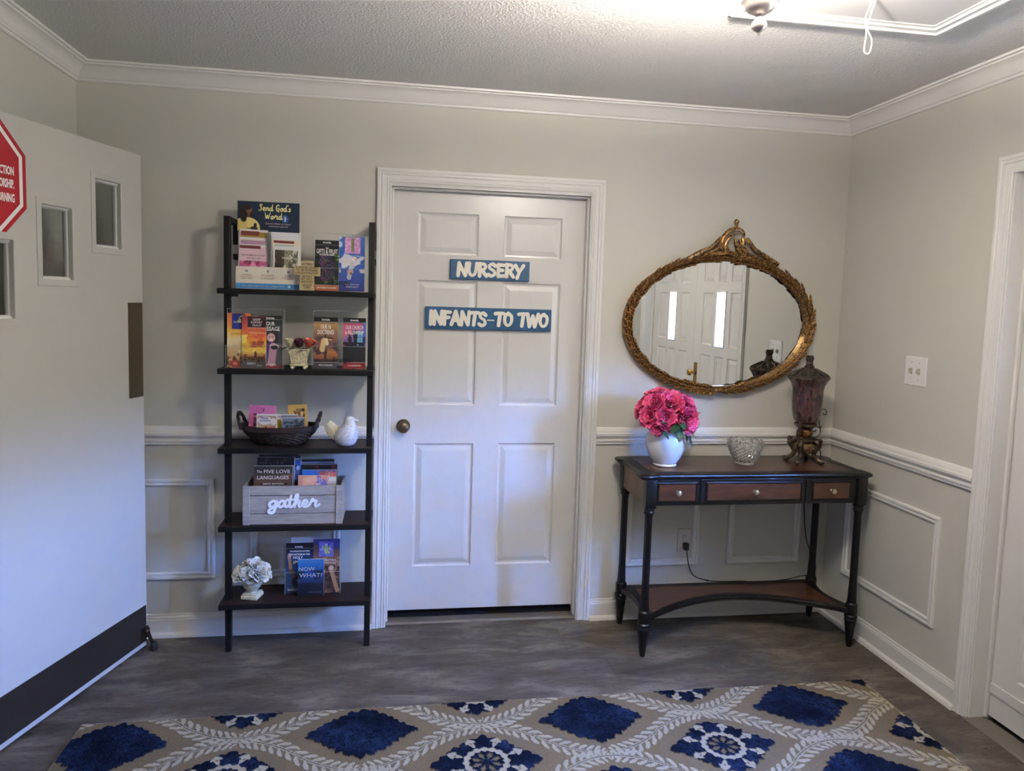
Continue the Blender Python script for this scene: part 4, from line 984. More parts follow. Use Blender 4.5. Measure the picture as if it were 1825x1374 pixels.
    # power cord: out of the lamp, over the table's back edge, across the lower shelf to the outlet
    c = thing('power_cord', 'thin black lamp cord running behind the table to the outlet', 'cord', (2.16, -0.10, ZT+0.004))
    p = [(2.130,-0.19,ZT+.045),(2.135,-0.175,ZT+.070),(2.165,-0.155,ZT+.068),(2.200,-0.135,ZT+.045),(2.197,-0.150,ZT+.016),(2.165,-0.185,ZT+.0045),(2.175,-0.10,ZT+.0045),(2.183,-0.040,ZT+.0045),(2.186,-0.0285,ZT-.006),(2.190,-0.020,0.75),(2.205,-0.025,0.55),(2.222,-0.03,0.40),(2.262,-0.030,0.30),(2.288,-0.030,0.24),(2.270,-0.029,0.203),(2.20,-0.031,0.1935),(2.12,-0.060,0.1925),(1.95,-0.085,0.1915),(1.86,-0.075,0.196),(1.78,-0.068,0.1935),(1.70,-0.060,0.196),(1.68,-0.055,0.20),(1.63,-0.045,0.215),(1.606,-0.035,0.250),(1.592,-0.034,0.305),(1.586,-0.034,0.345)]
    obj('wire', B().tube(p, 0.0026, 6, 5), M_cord, c)
    obj('plug', B().bbox(1.572, 1.596, -0.040, -0.0078, 0.345, 0.378, 0.004), M_cord, c)
    obj('cord_tie', B().tube([(1.672,-0.060,0.205),(1.682,-0.050,0.196),(1.69,-0.062,0.203),(1.70,-0.052,0.196)], 0.002, 6, 3), M_cord, c)
build_urn()

# ================================================================== rug
def build_rug():
    x0, x1, ya, yb = -0.924, 2.102, -0.700, -2.25
    xs = np.arange(x0, x1+0.001, 0.003); ys = np.concatenate([np.arange(ya, -1.36, -0.003), np.arange(-1.36, yb-0.001, -0.012)])
    X, Y = np.meshgrid(xs, ys); px, py = 0.84, 0.43; cx, cy = 0.472, -1.068
    taupe = np.array([108, 96, 76.]); cream = np.array([158, 151, 133.]); navy = np.array([28, 38, 62.]); dark = np.array([13, 16, 28.])
    rs = np.random.RandomState(6)
    n1 = vnoise(X, Y, 55, 1); n2 = vnoise(X, Y, 14, 2); n3 = rs.rand(*X.shape); n4 = vnoise(X, Y, 150, 7)
    A = np.zeros(X.shape+(3,))+taupe; A *= (0.93+0.14*n3)[..., None]
    H = 0.006+0.0008*n3
    # cells: flowers on (cx+i*px, cy+j*py); plain medallions shifted by half a cell
    def near(ox, oy):
        u = (X-ox)/px; v = (Y-oy)/py; return (u-np.round(u))*px, (v-np.round(v))*py
    def medallion(dx, dy, hw, hh):
        q = np.abs(dx)/hw; qc = np.clip(q, 0, 1); s = 0.70*(0.5+0.5*np.cos(PI*qc))**0.72+0.30*(1-qc); f = np.abs(dy)/hh
        ta = np.arctan2(dy*1.4, dx); teeth = 0.085*(1-np.abs(np.sin(ta*13)))+0.09*(n1-0.5)+0.05*(n4-0.5)
        return (f < s-teeth) & (q < 1)
    def put(m, c, h=None):
        A[m] = c if np.ndim(c) == 1 else c[m]
        if h is not None: H[m] = h if np.isscalar(h) else h[m]
    nv = navy*(0.55+0.75*n2)[..., None]*(0.72+0.56*n3)[..., None]; w = np.clip((n3*0.55+n1*0.35+n4*0.25-0.62)/0.10, 0, 1)[..., None]; nv = nv*(1-w*0.85)+dark*w*0.85
    pile = 0.0095+0.002*n3
    dx, dy = near(cx-px/2, cy+py/2); put(medallion(dx, dy, 0.212, 0.150), nv, pile)
    fx, fy = near(cx, cy); put(medallion(fx, fy, 0.208, 0.150), nv, pile)
    rr = np.hypot(fx, fy); th = np.arctan2(fy, fx)
    ring = (np.abs(rr-0.068) < 0.010+0.003*np.cos(th*16)); put(ring, cream*0.97, 0.0085)
    inner = rr < 0.056; pet = inner & (rr < 0.050) & (rr > 0.012) & (np.abs(((th/(PI/4)) % 1)-0.5) < 0.36-1.5*np.abs(rr-0.034)/0.1); put(pet, taupe*0.95, 0.0075)
    for k in range(8):
        a = k*PI/4+PI/8; ex, ey = 0.112*math.cos(a), 0.112*math.sin(a); lx = (fx-ex)*math.cos(a)+(fy-ey)*math.sin(a); ly = -(fx-ex)*math.sin(a)+(fy-ey)*math.cos(a)
        wd = 0.0145*np.clip(1-(lx/0.030)**2, 0, 1)*(1+0.35*np.sign(lx)); put((np.abs(ly) < wd) & (np.abs(lx) < 0.030), cream*0.96, 0.0085); put((np.hypot(lx*0.7, ly) < 0.0035), taupe*0.9)
    # vines: two families of waves that kiss at the nodes
    for sgn, oy in ((1, cy+py/4), (-1, cy+3*py/4)):
        j0 = np.round((Y-oy)/py)
        for dj in (0,):
            yc = oy+(j0+dj)*py; ph = 2*PI*(X-cx)/px; c = np.cos(ph); tri = 0.72*c+0.28*np.sign(c)*np.abs(c)**0.6
            yv = yc+sgn*0.098*tri; sl = -sgn*0.098*np.sin(ph)*2*PI/px; g = np.sqrt(1+sl**2); d = (Y-yv)/g; Xf = X+(Y-yv)*sl/g**2; phf = 2*PI*(Xf-cx)/px
            s = X/px*0.98*1.0
            leafs = np.zeros(X.shape, bool); hi = d > 0
            sp = 0.0330
            # leaves lean along the run of the vine, away from the nodes beside plain medallions
            dirn = np.sign(np.sin(ph))*1.0
            t = (Xf*1.14 + 0.028*np.sin(2*phf)*0.3 - np.sign(np.sin(phf))*np.abs(d)*0.85)/sp + 0.5*(d > 0); fr = (t % 1)-0.5
            ld = np.abs(d); prof = 0.31*np.clip(1-((ld-0.0235)/0.0170)**2, 0, 1)**0.55*(1+0.25*(ld > 0.024))
            leafs = (ld > 0.006) & (ld < 0.0385) & (np.abs(fr) < prof)
            leafs &= ~((ld > 0.024) & (np.abs(np.sin(phf)) < 0.10))
            put(leafs, cream*(0.9+0.14*n3)[..., None], 0.0085)
            put(np.abs(d) < 0.0072, cream*0.92, 0.008); put(np.abs(d) < 0.0016, taupe*0.62)
    P = np.stack([X, Y, np.clip(H, 0.003, 0.02)], -1)
    b = B(); b.grid(P, col=A)
    r = thing('rug', 'navy and beige rug with leafy trellis and medallion pattern', 'rug', ((x0+x1)/2, ya-0.3, 0))
    obj('pile', b, M_rug, r, smooth=0, recalc=False)
    obj('binding', frame_rect(x0-0.006, x1+0.006, yb-0.006, ya+0.006, [(0, 0.0005), (0.001, 0.0055), (0.005, 0.0065), (0.009, 0.004), (0.009, 0.0005)], lambda a, c, h: (a, c, h)), mat('rug_binding', (120, 108, 88), 0.9), r)
    obj('backing', B().box(x0, x1, yb, ya, 0.0004, 0.0030), M_ring, r, smooth=0)
build_rug()

# ================================================================== ladder shelf
SZ = [1.564, 1.234, 0.902, 0.569, 0.231]
def build_rack():
    xa, xb, yf, yb = -0.573, 0.056, -0.240, -0.022
    r = thing('ladder_shelf', 'black wall mounted ladder shelf with five dark wood tiers', 'shelf', (-0.26, -0.13, 0))
    for x in (-0.545, 0.0415): obj('post', B().bbox(x-0.0125, x+0.0125, -0.187, -0.160, 0.0005, 1.860, 0.0015), M_black, r, smooth=0)
    for z in SZ:
        s = obj('shelf_board', B().bbox(xa, xb, yf, yb, z-0.022, z, 0.0015), M_shelfedge, r, smooth=0)
        obj('shelf_surface', B().box(xa+0.004, xb-0.004, yf+0.004, yb-0.002, z-0.001, z+0.0003), M_shelf, s, smooth=0)
        for x in (-0.545, 0.0415): obj('bracket', B().bbox(x-0.010, x+0.010, -0.162, yb+0.004, z-0.034, z-0.0222, 0.001), M_black, r, smooth=0)
    for x in (-0.545, 0.0415):
        b = B().bbox(x-0.0125, x+0.0125, -0.170, -0.003, 1.836, 1.8595, 0.0015); b.bbox(x-0.0125, x+0.0125, -0.016, -0.002, 1.755, 1.8595, 0.0015)
        obj('wall_arm', b, M_black, r, smooth=0)
        obj('wall_tab', B().bbox(x-0.0125, x+0.0125, -0.016, -0.002, 1.69, 1.715, 0.0015), M_black, r, smooth=0)
build_rack()

BLK = (20, 19, 22)
def holder(label, xc, w, y, z, h, pocket=0.098, lean=0.02, word_=None):
    r = thing('brochure_holder', label, 'holder', (xc, y, z), 0)
    M = Matrix.Rotation(-lean, 4, 'X')
    obj('back_panel', B().bbox(-w/2, w/2, 0.026, 0.0285, 0.003, h, 0.0008).xf(M), M_acryl, r, local=True, smooth=0)
    p = obj('front_pocket', B().bbox(-w/2, w/2, -0.004, -0.0018, 0.001, pocket, 0.0008).xf(M), M_acryl, r, local=True, smooth=0)
    obj('base_plate', B().bbox(-w/2, w/2, -0.004, 0.032, 0.0003, 0.0020, 0.0006), M_acryl, r, local=True, smooth=0)
    for x in (-w/2+0.001, w/2-0.001): obj('side_wall', B().bbox(x-0.001, x+0.001, -0.002, 0.026, 0.003, pocket, 0.0004).xf(M), M_acryl, r, local=True, smooth=0)
    obj('rear_prop', B().add([(-w/4, .028, .10), (w/4, .028, .10), (w/4, .060, .0015), (-w/4, .060, .0015)], [(0, 1, 2, 3)]), M_acryl, r, local=True, smooth=0)
    e = B().box(-w/2, w/2, 0.026, 0.0285, h-0.0012, h).box(-w/2-.0002, -w/2+.0010, 0.0255, 0.0287, .003, h).box(w/2-.0010, w/2+.0002, 0.0255, 0.0287, .003, h)
    e.box(-w/2, w/2, -0.0042, -0.0018, pocket-.0009, pocket).box(-w/2-.0002, -w/2+.0008, -.0042, .026, .0022, .0034).box(-w/2-.0002, -w/2+.0009, -.0043, -.0016, .002, pocket).box(w/2-.0009, w/2+.0002, -.0043, -.0016, .002, pocket)
    obj('edge', e.xf(M), M_aglint, r, local=True, smooth=0)  # thin pale boxes: edge glint painted as solid colour
    if word_:
        b = text_b(word_[0], word_[3], 0.0003, 'CENTER', 0.0003, 0.0, word_[4]); b.xf(Matrix.Translation((word_[1], -0.0044, word_[2]))); b.xf(M); obj('lettering', b, M_inkb, p, local=True, smooth=0, recalc=False)
    return r
def brochure(name, label, xc, w, y, z, h, art, lean=0.02, rotz=0, nx=44, t=0.003, cat='brochure', **k):
    return Sheet(name, label, cat, (xc, y, z), w, h, t, art, lean, rotz, nx=nx, **k)

def build_shelf_one():
    z = SZ[0]+0.0006
    # card display stand
    r = thing('card_display', 'tall cardboard greeting card display with navy header on top shelf', 'display', (-0.386, -0.13, z))
    art = [('fill', (23, 40, 64)), ('n', (19, 33, 54), 6, .5, 3, (0, 0, 1, 1), .5), ('e', .13, .70, .10, .17, (34, 26, 26)), ('e', .11, .45, .085, .22, (30, 23, 24)), ('e', .185, .72, .048, .13, (128, 82, 62)), ('e', .19, .55, .03, .10, (112, 70, 54)), ('e', .16, .80, .06, .10, (36, 27, 26)), ('e', .22, .46, .022, .16, (32, 24, 24)),
           ('e', .17, .10, .19, .36, (226, 208, 130)), ('r', 0, 0, .36, .12, (222, 203, 124)), ('e', .06, .15, .10, .28, (216, 196, 116)), ('e', .10, .42, .05, .12, (32, 24, 24)), ('e', .265, .10, .06, .06, (60, 42, 50)), ('e', .285, .2, .025, .08, (40, 40, 52)), ('line', .16, .1, .28, .06, .02, (70, 48, 40)),
           ('e', .765, .45, .055, .135, (40, 92, 152)), ('e', .765, .45, .04, .1, (30, 62, 108)), ('line', .765, .37, .765, .53, .014, (190, 214, 240)), ('line', .74, .45, .79, .45, .014, (190, 214, 240))]
    hd = Sheet('header', '', '', None, 0.252, 0.124, 0.003, art, 0.03, nx=110, face='header', parent=r, mesh=card_b(0.252, 0.124, 0.003, art, 110).xf(Matrix.Translation((-0.004, 0.0, 0.243))))
    hM = hd.M
    def script(st, x, zz, sx, sy, w, m):
        W, tw = word(SCR, st, 0); b = B(); k = 0
        for ch, ox, ss in W:
            for q in ss: ribbon(b, [(x+(ox+p[0])*sx, zz+p[1]*sy) for p in q], [w*0.8, w*1.2, w*0.7], 0.0017, 0.0021+k*0.00001, k=4); k += 1
        obj('lettering', b.xf(hM), M_inky, r, local=True, smooth=0)
    script("Send God's", -0.044, 0.330, 0.0160, 0.0135, 0.0042, M_inky)
    script('Word', -0.018, 0.296, 0.0165, 0.0130, 0.0044, M_inky)
    for st, zz in (('Donate Bibles to honor', 0.274), ('someone special', 0.263)):
        hd.text(st, 0.035, zz, 0.010, mat('pink_ink', (206, 178, 178), .5), shear=0.2, width=0.105 if 'D' in st else 0.078)
    obj('back_board', B().bbox(-0.128, 0.128, 0.0018, 0.0045, 0.0, 0.246, 0.0005).xf(hM), mat('white_card', (226, 224, 222), 0.5), r, local=True, smooth=0)
    obj('divider', B().box(-0.0032, -0.0020, -0.028, 0.001, 0.085, 0.238), mat('grey_card', (120, 118, 118), 0.6), r, local=True, smooth=0)  # plain grey strip between the two card columns
    art = [('fill', (232, 224, 208)), ('r', 0, .02, 1, .25, (74, 142, 204))]
    for cx in (.17, .50, .82): art += [('e', cx, .80, .018, .055, (60, 104, 160)), ('e', cx, .80, .006, .03, (220, 230, 240))]
    art += [('e', .835, .135, .02, .06, (226, 236, 246))]
    fp = Sheet('pocket', '', '', None, 0.257, 0.092, 0.003, art, 0.0, nx=130, face='front_panel', parent=r, mesh=card_b(0.257, 0.092, 0.003, art, 130).xf(Matrix.Translation((0.0, -0.034, 0.001))))
    for st, x, zz, sz, wd, m in (('PERSONALIZE', -.085, .057, .006, .036, M_inkg), ('Select a card and write your', -.085, .050, .006, .054, M_inkrd), ('message to someone', -.085, .043, .006, .045, M_inkg), ('PERSONALIZE & SEND', 0, .057, .006, .052, M_inkg), ('Place the card in the envelope', 0, .050, .006, .058, M_inkrd), ('and return with your gift', 0, .043, .006, .05, M_inkg), ('DONATE', .083, .057, .006, .03, M_inkbl), ('Give Bibles in honor of', .083, .050, .006, .05, M_inkrd), ('your loved one', .083, .043, .006, .04, M_inkg), ('Visit us online to learn more about sending the Word', -.02, .0105, .008, .17, M_white)):
        fp.text(st, x, zz, sz, m, width=wd, dy=0.0346)
    for x in (-0.1265, 0.1265): obj('side_wall', B().box(x-0.001, x+0.001, -0.033, 0.002, 0.0005, 0.092), MATS['white_card'], r, local=True, smooth=0)
    # six cards standing in the display, two columns
    wh = (232, 226, 222); mr = (122, 56, 54)
    def gc(label, xc, w, y, top, bot, art, tilt=0):
        return brochure('greeting_card', label, xc, w, y, z+bot, top-(z+bot), art, 0.03, cat='card', nx=56, t=0.002, roll=tilt)
    gc('gold greeting card, rearmost in the left column of the display', -0.4505, 0.113, -0.138, 1.813, 0.10, [('fill', wh), ('r', .03, .70, .97, .93, (168, 140, 62)), ('r', .05, .83, .70, .95, mr), ('line', .70, .86, .95, .80, .03, (168, 140, 62))], 0.02)
    gc('lilac and orange greeting card, middle of the left display column', -0.4525, 0.112, -0.146, 1.780, 0.06, [('fill', wh), ('r', .06, .60, .94, .92, (192, 150, 178)), ('n', (226, 164, 120), 3, .45, 5, (.35, .60, .94, .92), 1)], 0.02)
    g = gc('pink rose greeting card, foremost in the left display column', -0.4500, 0.114, -0.155, 1.750, 0.012, [('fill', wh), ('r', .02, .36, .98, .93, (230, 196, 204)), ('r', .02, .22, .98, .60, (204, 100, 140)), ('n', (236, 160, 186), 7, .5, 2, (.02, .22, .98, .60), 1), ('n', (150, 60, 90), 9, .62, 9, (.02, .22, .98, .60), 1), ('r', .02, .90, .75, .97, mr)], 0.02)
    for st, zz, wd in (('You are lifted up in prayer', .126, .095), ('every day to the', .114, .055), ('the Lord is near', .101, .062)): g.text(st, 0, zz, 0.010, M_inkb, width=wd, shear=0.35)
    gc('blank white greeting card, rearmost in the right display column', -0.326, 0.110, -0.137, 1.806, 0.10, [('fill', (228, 226, 230)), ('r', .06, .40, .75, .50, mr)], 0.02)
    gc('cream and teal greeting card, middle of the right display column', -0.320, 0.112, -0.146, 1.775, 0.06, [('fill', (236, 222, 200)), ('r', .10, .40, .80, .86, (168, 188, 188)), ('r', .06, .90, .80, .97, mr)], 0.02)
    g = gc('grey tree photo greeting card, foremost in the right display column', -0.3160, 0.106, -0.155, 1.748, 0.012, [('fill', (226, 228, 224)), ('r', .06, .28, .94, .90, (142, 140, 120)), ('n', (202, 200, 184), 6, .42, 3, (.2, .28, .94, .90), 1), ('n', (66, 58, 48), 6, .44, 8, (.06, .28, .42, .90), 1), ('e', .22, .46, .15, .12, (50, 46, 40)), ('line', .42, .34, .46, .52, .035, (214, 216, 206)), ('n', (96, 92, 74), 10, .6, 4, (.3, .28, .94, .90), 1)], 0.02)
    g.text('Thinking of you', 0.012, 0.118, 0.012, M_white, width=0.062, shear=0.3)
    # cross with words
    r = thing('word_cross', 'small tan wooden cross with black words between display and brochures', 'cross', (-0.2215, -0.205, z))
    pl = [(-.0305, 0), (.0305, 0), (.0255, .062), (.0525, .061), (.0525, .098), (.0265, .099), (.0255, .124), (-.0255, .124), (-.0265, .100), (-.0525, .104), (-.0525, .066), (-.0255, .063)]
    M = Matrix.Rotation(-0.05, 4, 'X')
    obj('board', B().prism(pl, -0.006, 0.006, lambda a, c, h: (a, h, c)).xf(M), M_tan, r, local=True, smooth=0)
    for st, zz, wd in (('NOTHING', .105, .042), ('IS HIDDEN EXCEPT', .091, .092), ('TO BE REVEALED', .080, .088), ('NOR ANYTHING KEPT', .068, .094), ('SECRET', .054, .040), ('BUT THAT IT', .043, .044), ('BE BROUGHT', .032, .046), ('LIGHT', .018, .040), ('LUKE', .008, .026)):
        b = text_b(st, 0.012, 0.0003, bold=0.0003, width=wd); b.xf(Matrix.Translation((0, -0.0065, zz))); obj('lettering', b.xf(M), mat('brown_ink', (66, 54, 34), .6), r, local=True, smooth=0, recalc=False)
    # acrylic holder with two brochures
    y = -0.165
    holder('clear acrylic holder on the top shelf holding grapes and dove brochures', -0.090, 0.230, y, z, 0.247, word_=('Evangel', 0.005, 0.030, 0.030, 0.072))
    art = [('grad', [(0, (196, 110, 62)), (.11, (196, 110, 62)), (.115, (28, 36, 30)), (.74, (34, 46, 38)), (.745, BLK), (1, BLK)]), ('r', 0, .105, 1, .113, (210, 200, 190)), ('n', (82, 122, 50), 5, .50, 4, (.35, .14, 1, .74), 2), ('n', (150, 190, 90), 7, .66, 6, (.5, .2, 1, .74), 2), ('n', (20, 32, 22), 6, .55, 8, (0, .12, 1, .74), 2)]
    rs = random.Random(2)
    for i in range(95):
        v = rs.uniform(.20, .70); wd = .30*math.sin(PI*min(1, (v-.12)/.66))+.04; u = .47+rs.uniform(-wd, wd); c = (62, 46, 78) if rs.random() < .7 else ((112, 40, 88) if u < .45 else (44, 34, 60))
        art += [('e', u, v, .058, .027, c), ('e', u-.012, v+.010, .02, .008, tuple(q+58 for q in c))]
    art += [('r', 0, .90, 1, .905, (150, 150, 150))]
    s = brochure('brochure', 'black brochure with purple grapes titled THE GIFTS & FRUIT', -0.146, 0.098, y+0.006, z+0.003, 0.212, art, nx=60)
    for st, zz, sz, wd in (('THE', .176, .008, .012), ('GIFTS & FRUIT', .156, .027, .088), ('OF THE HOLY SPIRIT', .148, .008, .062), ('EMPOWERED TO LIVE, SERVE', .009, .008, .080), ('EVANGEL', .199, .009, .034)): s.text(st, 0, zz, sz, M_white, width=wd, bold=0.0003)
    art = [('grad', [(0, (40, 54, 132)), (.3, (52, 84, 172)), (.7, (48, 92, 176)), (1, (70, 112, 186))]), ('n', (200, 206, 224), 3, .56, 3, (0, .38, 1, 1), 2), ('n', (216, 216, 228), 4, .5, 6, (0, .34, 1, .62), 2.5), ('e', .5, .52, .26, .055, (226, 214, 206)), ('line', .45, .50, .14, .60, .055, (220, 212, 214)), ('line', .55, .52, .92, .62, .06, (214, 214, 226)), ('e', .60, .60, .09, .04, (230, 224, 218)), ('line', .62, .60, .68, .585, .02, (176, 120, 90)), ('line', .5, .50, .40, .26, .09, (196, 196, 206)), ('e', .44, .36, .13, .04, (206, 168, 160)), ('n', (150, 70, 60), 12, .64, 2, (.34, .30, .6, .40), 2), ('r', 0, 0, 1, .02, (30, 40, 110))]
    s = brochure('brochure', 'blue sky dove brochure with pink sticker on the top shelf', -0.0425, 0.107, y+0.007, z+0.003, 0.230, art, nx=60)
    for st, zz, sz, wd in (('NUESTRA DOCTRINA', .146, .010, .072), ('DISTINTIVA', .135, .010, .042), ('EL BAUTISMO EN EL', .026, .009, .06), ('ESPIRITU SANTO', .015, .009, .05)): s.text(st, 0.002, zz, sz, M_white, width=wd)
    art = [('fill', (206, 142, 196)), ('r', .40, .1, .6, .95, (120, 130, 90)), ('n', (84, 98, 66), 8, .5, 3, (.4, .1, .6, .95), 1), ('n', (236, 190, 226), 12, .55, 5, (0, 0, .38, 1), 1), ('n', (236, 190, 226), 12, .55, 7, (.62, 0, 1, 1), 1)]
    obj('sticker', card_b(0.064, 0.068, 0.0006, art, 40).xf(Matrix.Translation((0.003, -0.0020, 0.160))).xf(s.M), M_print, s.root, local=True, smooth=0, recalc=False)
build_shelf_one()

def build_shelf_two():
    z = SZ[1]+0.0006; y = -0.227
    holder('clear acrylic holder at left of second shelf with three brochures', -0.4275, 0.230, y, z, 0.248, word_=('Evangel', 0.000, 0.036, 0.034, 0.080))
    art = [('grad', [(0, (120, 70, 50)), (.25, (212, 176, 120)), (.5, (232, 214, 170)), (.66, (236, 190, 84)), (.8, (224, 136, 70)), (1, (206, 112, 66))]), ('n', (240, 228, 190), 5, .52, 2, (0, .28, 1, .62), 2), ('n', (96, 66, 56), 7, .5, 4, (0, 0, 1, .26), 2), ('n', (214, 160, 110), 9, .58, 6, (0, 0, 1, .3), 2), ('e', .35, .07, .22, .07, (150, 52, 44)), ('e', .33, .08, .1, .035, (200, 110, 90))]
    s = brochure('brochure', 'orange cloud and flower brochure with blue sticker on second shelf', -0.4915, 0.094, y+0.011, z+0.003, 0.226, art)
    s.text('LA FIESTA', -.006, 0.136, 0.011, mat('orange_ink', (196, 80, 40), .5), width=0.05)
    art = [('fill', (34, 46, 130)), ('line', .55, .5, .8, .95, .14, (206, 210, 110)), ('n', (28, 38, 100), 9, .55, 3, (0, 0, 1, 1), 1)]
    k = obj('sticker', card_b(0.052, 0.064, 0.0006, art, 30).xf(Matrix.Translation((-0.002, -0.0020, 0.160))).xf(s.M), M_print, s.root, local=True, smooth=0, recalc=False)
    s.text("Ask for me", -.006, .186, 0.011, M_white, width=.036, shear=.4, dy=.0026)
    art = [('grad', [(0, (84, 82, 84)), (.12, (92, 90, 90)), (.17, (150, 104, 74)), (.24, (206, 138, 84)), (.32, (238, 204, 92)), (.45, (240, 190, 60)), (.6, (226, 128, 64)), (.78, (196, 92, 70)), (1, (132, 50, 62))]), ('n', (244, 222, 110), 4, .5, 4, (0, .32, .55, .64), 2), ('n', (214, 96, 70), 4, .55, 7, (.3, .4, 1, .8), 2), ('r', .24, .78, 1, .985, (52, 30, 34)), ('r', .24, .772, 1, .782, (226, 190, 170)), ('e', .56, .27, .055, .045, (92, 58, 46)), ('e', .56, .315, .022, .016, (92, 58, 46)), ('r', .52, .20, .60, .27, (92, 60, 48)), ('r', 0, .272, 1, .276, (190, 150, 90))]
    s = brochure('brochure', 'orange sunset brochure titled GRIEF SUPPORT GROUP', -0.431, 0.097, y+0.004, z+0.003, 0.215, art, nx=60)
    for st, x, zz, sz, wd, m in (('GRIEF', .010, .197, .013, .032, M_white), ('SUPPORT', .010, .185, .013, .046, M_white), ('GROUP', .010, .173, .013, .036, M_white), ('Healing Hearts', .012, .143, .012, .06, mat('peach_ink', (246, 196, 150), .5)), ('For those experiencing', .012, .108, .007, .056, M_inkb), ('grief, loss of a family', .012, .102, .007, .056, M_inkb), ('and community support', .012, .096, .007, .06, M_inkb), ('PERRY', -.010, .014, .013, .034, M_white), ('Church', .022, .008, .008, .02, M_white)): s.text(st, x, zz, sz, m, width=wd)
    art = [('grad', [(0, (132, 34, 44)), (.115, (132, 34, 44)), (.12, (60, 56, 74)), (.78, (58, 64, 58)), (.90, (34, 36, 36)), (1, BLK)]), ('r', 0, .112, 1, .12, (220, 214, 208)), ('r', 0, .925, 1, .93, (200, 196, 190)), ('n', (132, 140, 74), 4, .58, 3, (.6, .5, 1, .8), 2), ('e', .52, .60, .30, .15, (48, 30, 32)), ('e', .53, .585, .17, .085, (206, 168, 166)), ('e', .47, .60, .03, .008, (50, 30, 34)), ('e', .59, .60, .03, .008, (50, 30, 34)), ('e', .53, .545, .08, .014, (246, 240, 238)), ('e', .53, .30, .40, .19, (86, 36, 110)), ('e', .25, .24, .24, .12, (40, 62, 136)), ('e', .85, .26, .22, .22, (92, 92, 92)), ('line', .55, .12, .62, .40, .16, (192, 146, 166)), ('e', .66, .42, .20, .05, (206, 170, 176)), ('e', .66, .40, .14, .04, (34, 26, 32))]
    s = brochure('brochure', 'smiling woman brochure titled OUR MESSAGE', -0.367, 0.098, y+0.010, z+0.003, 0.218, art, nx=60)
    for st, zz, sz, wd in (('OUR', .178, .022, .034), ('MESSAGE', .156, .024, .076), ("WHAT WE'RE ALL", .012, .008, .05), ('EVANGEL', .205, .009, .034)): s.text(st, 0, zz, sz, M_white, width=wd, bold=0.0003)
    # flower pot
    r = thing('flower_pot', 'ivory footed square pot with three rosebuds on second shelf', 'flower pot', (-0.253, -0.195, z))
    def sq(h, zz, y0=0): return [(-h, -h, zz), (h, -h, zz), (h, h, zz), (-h, h, zz)]
    b = B(); b.grid([sq(.028, .020), sq(.029, .024), sq(.032, .05), sq(.039, .074), sq(.046, .084), sq(.0465, .087), (sq(.041, .087)), sq(.036, .072)], wv=True); b.f += [(0, 1, 2, 3), (28, 29, 30, 31)]
    obj('body', b, M_ivory, r, local=True, smooth=0)
    obj('plinth', B().bbox(-.034, .034, -.034, .034, .014, .021, .003), M_ivory, r, local=True)
    for sx in (-1, 1):
        for sy in (-1, 1): obj('foot', B().sphere((sx*.025, sy*.025, .0075), (.0085, .0085, .0075)), M_ivory, r, local=True)
    rel = B()
    for sx in (-1, 1): rel.tube([(0, -.0305, .028), (sx*.010, -.0315, .036), (sx*.020, -.032, .040), (sx*.024, -.032, .034), (sx*.015, -.031, .029)], .002, 6, 4)
    rel.tube([(0, -.030, .026), (0, -.035, .055)], .002, 6, 0); rng = random.Random(1)
    for i in range(34):
        t = rng.uniform(.045, .08); hh = .031+(t-.04)*.32; xx = rng.uniform(-hh+.006, hh-.006); a = rng.uniform(0, 6.3)
        rel.tube([(xx, -hh-.0015, t), (xx+.004*math.cos(a), -hh-.0025, t+.003*math.sin(a)), (xx+.006*math.cos(a+1.2), -hh-.0015, t+.004*math.sin(a+1.2))], .0011, 5, 2)
    obj('relief', rel, M_ivory, r, local=True)
    rs = np.random.RandomState(4)
    f = thing('rosebuds', 'white, plum and coral artificial rosebuds in the ivory pot', 'flowers', (-0.253, -0.195, z+0.074))
    for lab, px_, py_, c0, c1, c2 in (('white rosebud', -.036, -.012, (214, 202, 164), (234, 224, 190), (244, 238, 214)), ('plum rosebud', .0, -.010, (62, 22, 46), (84, 28, 54), (110, 40, 70)), ('coral rosebud', .038, -.010, (186, 74, 60), (214, 108, 88), (238, 150, 124))):
        q = obj('rosebud', flower_b((-0.253+px_, -0.195+py_, z+.100), (px_*4, -.2, 1), .034, (c0, c1, c2), rs, rings=((4, .75, .02), (5, .98, .16), (5, 1.05, .30)), ruffle=.03), M_petal, f, smooth=180, recalc=False); q['label'] = lab
        obj('stem', B().tube([(-0.253+px_, -0.195+py_, z+.098), (-0.253+px_*.4, -0.195, z+.076)], .002, 6, 0), M_leaf, q)
    q = obj('rosebud', flower_b((-0.253+.056, -.197, z+.102), (.35, -.2, 1), .026, ((186, 84, 60), (210, 120, 88), (236, 170, 130)), rs, rings=((3, .8, .05), (4, 1.0, .25)), ruffle=.03), M_petal, f, smooth=180, recalc=False)
    for a, c in (((-.045, -.02, .092), (-.075, -.035, .083)), ((.02, -.03, .09), (.012, -.055, .079)), ((.05, -.02, .092), (.074, -.03, .088)), ((-.02, -.03, .09), (-.034, -.054, .086)), ((-.05, -.01, .09), (-.078, -.02, .075))):
        obj('leaf', leaf_b((-0.253+a[0], -.195+a[1], z+a[2]), (-0.253+c[0], -.195+c[1], z+c[2]), .011, .002), mat('dark_leaf', (36, 44, 34), .6), f, smooth=60, recalc=False)
    # right holder
    y = -0.188
    holder('clear acrylic holder at right of second shelf with two brochures', -0.0875, 0.225, y, z, 0.248, word_=('Evangel', 0.010, 0.030, 0.030, 0.072))
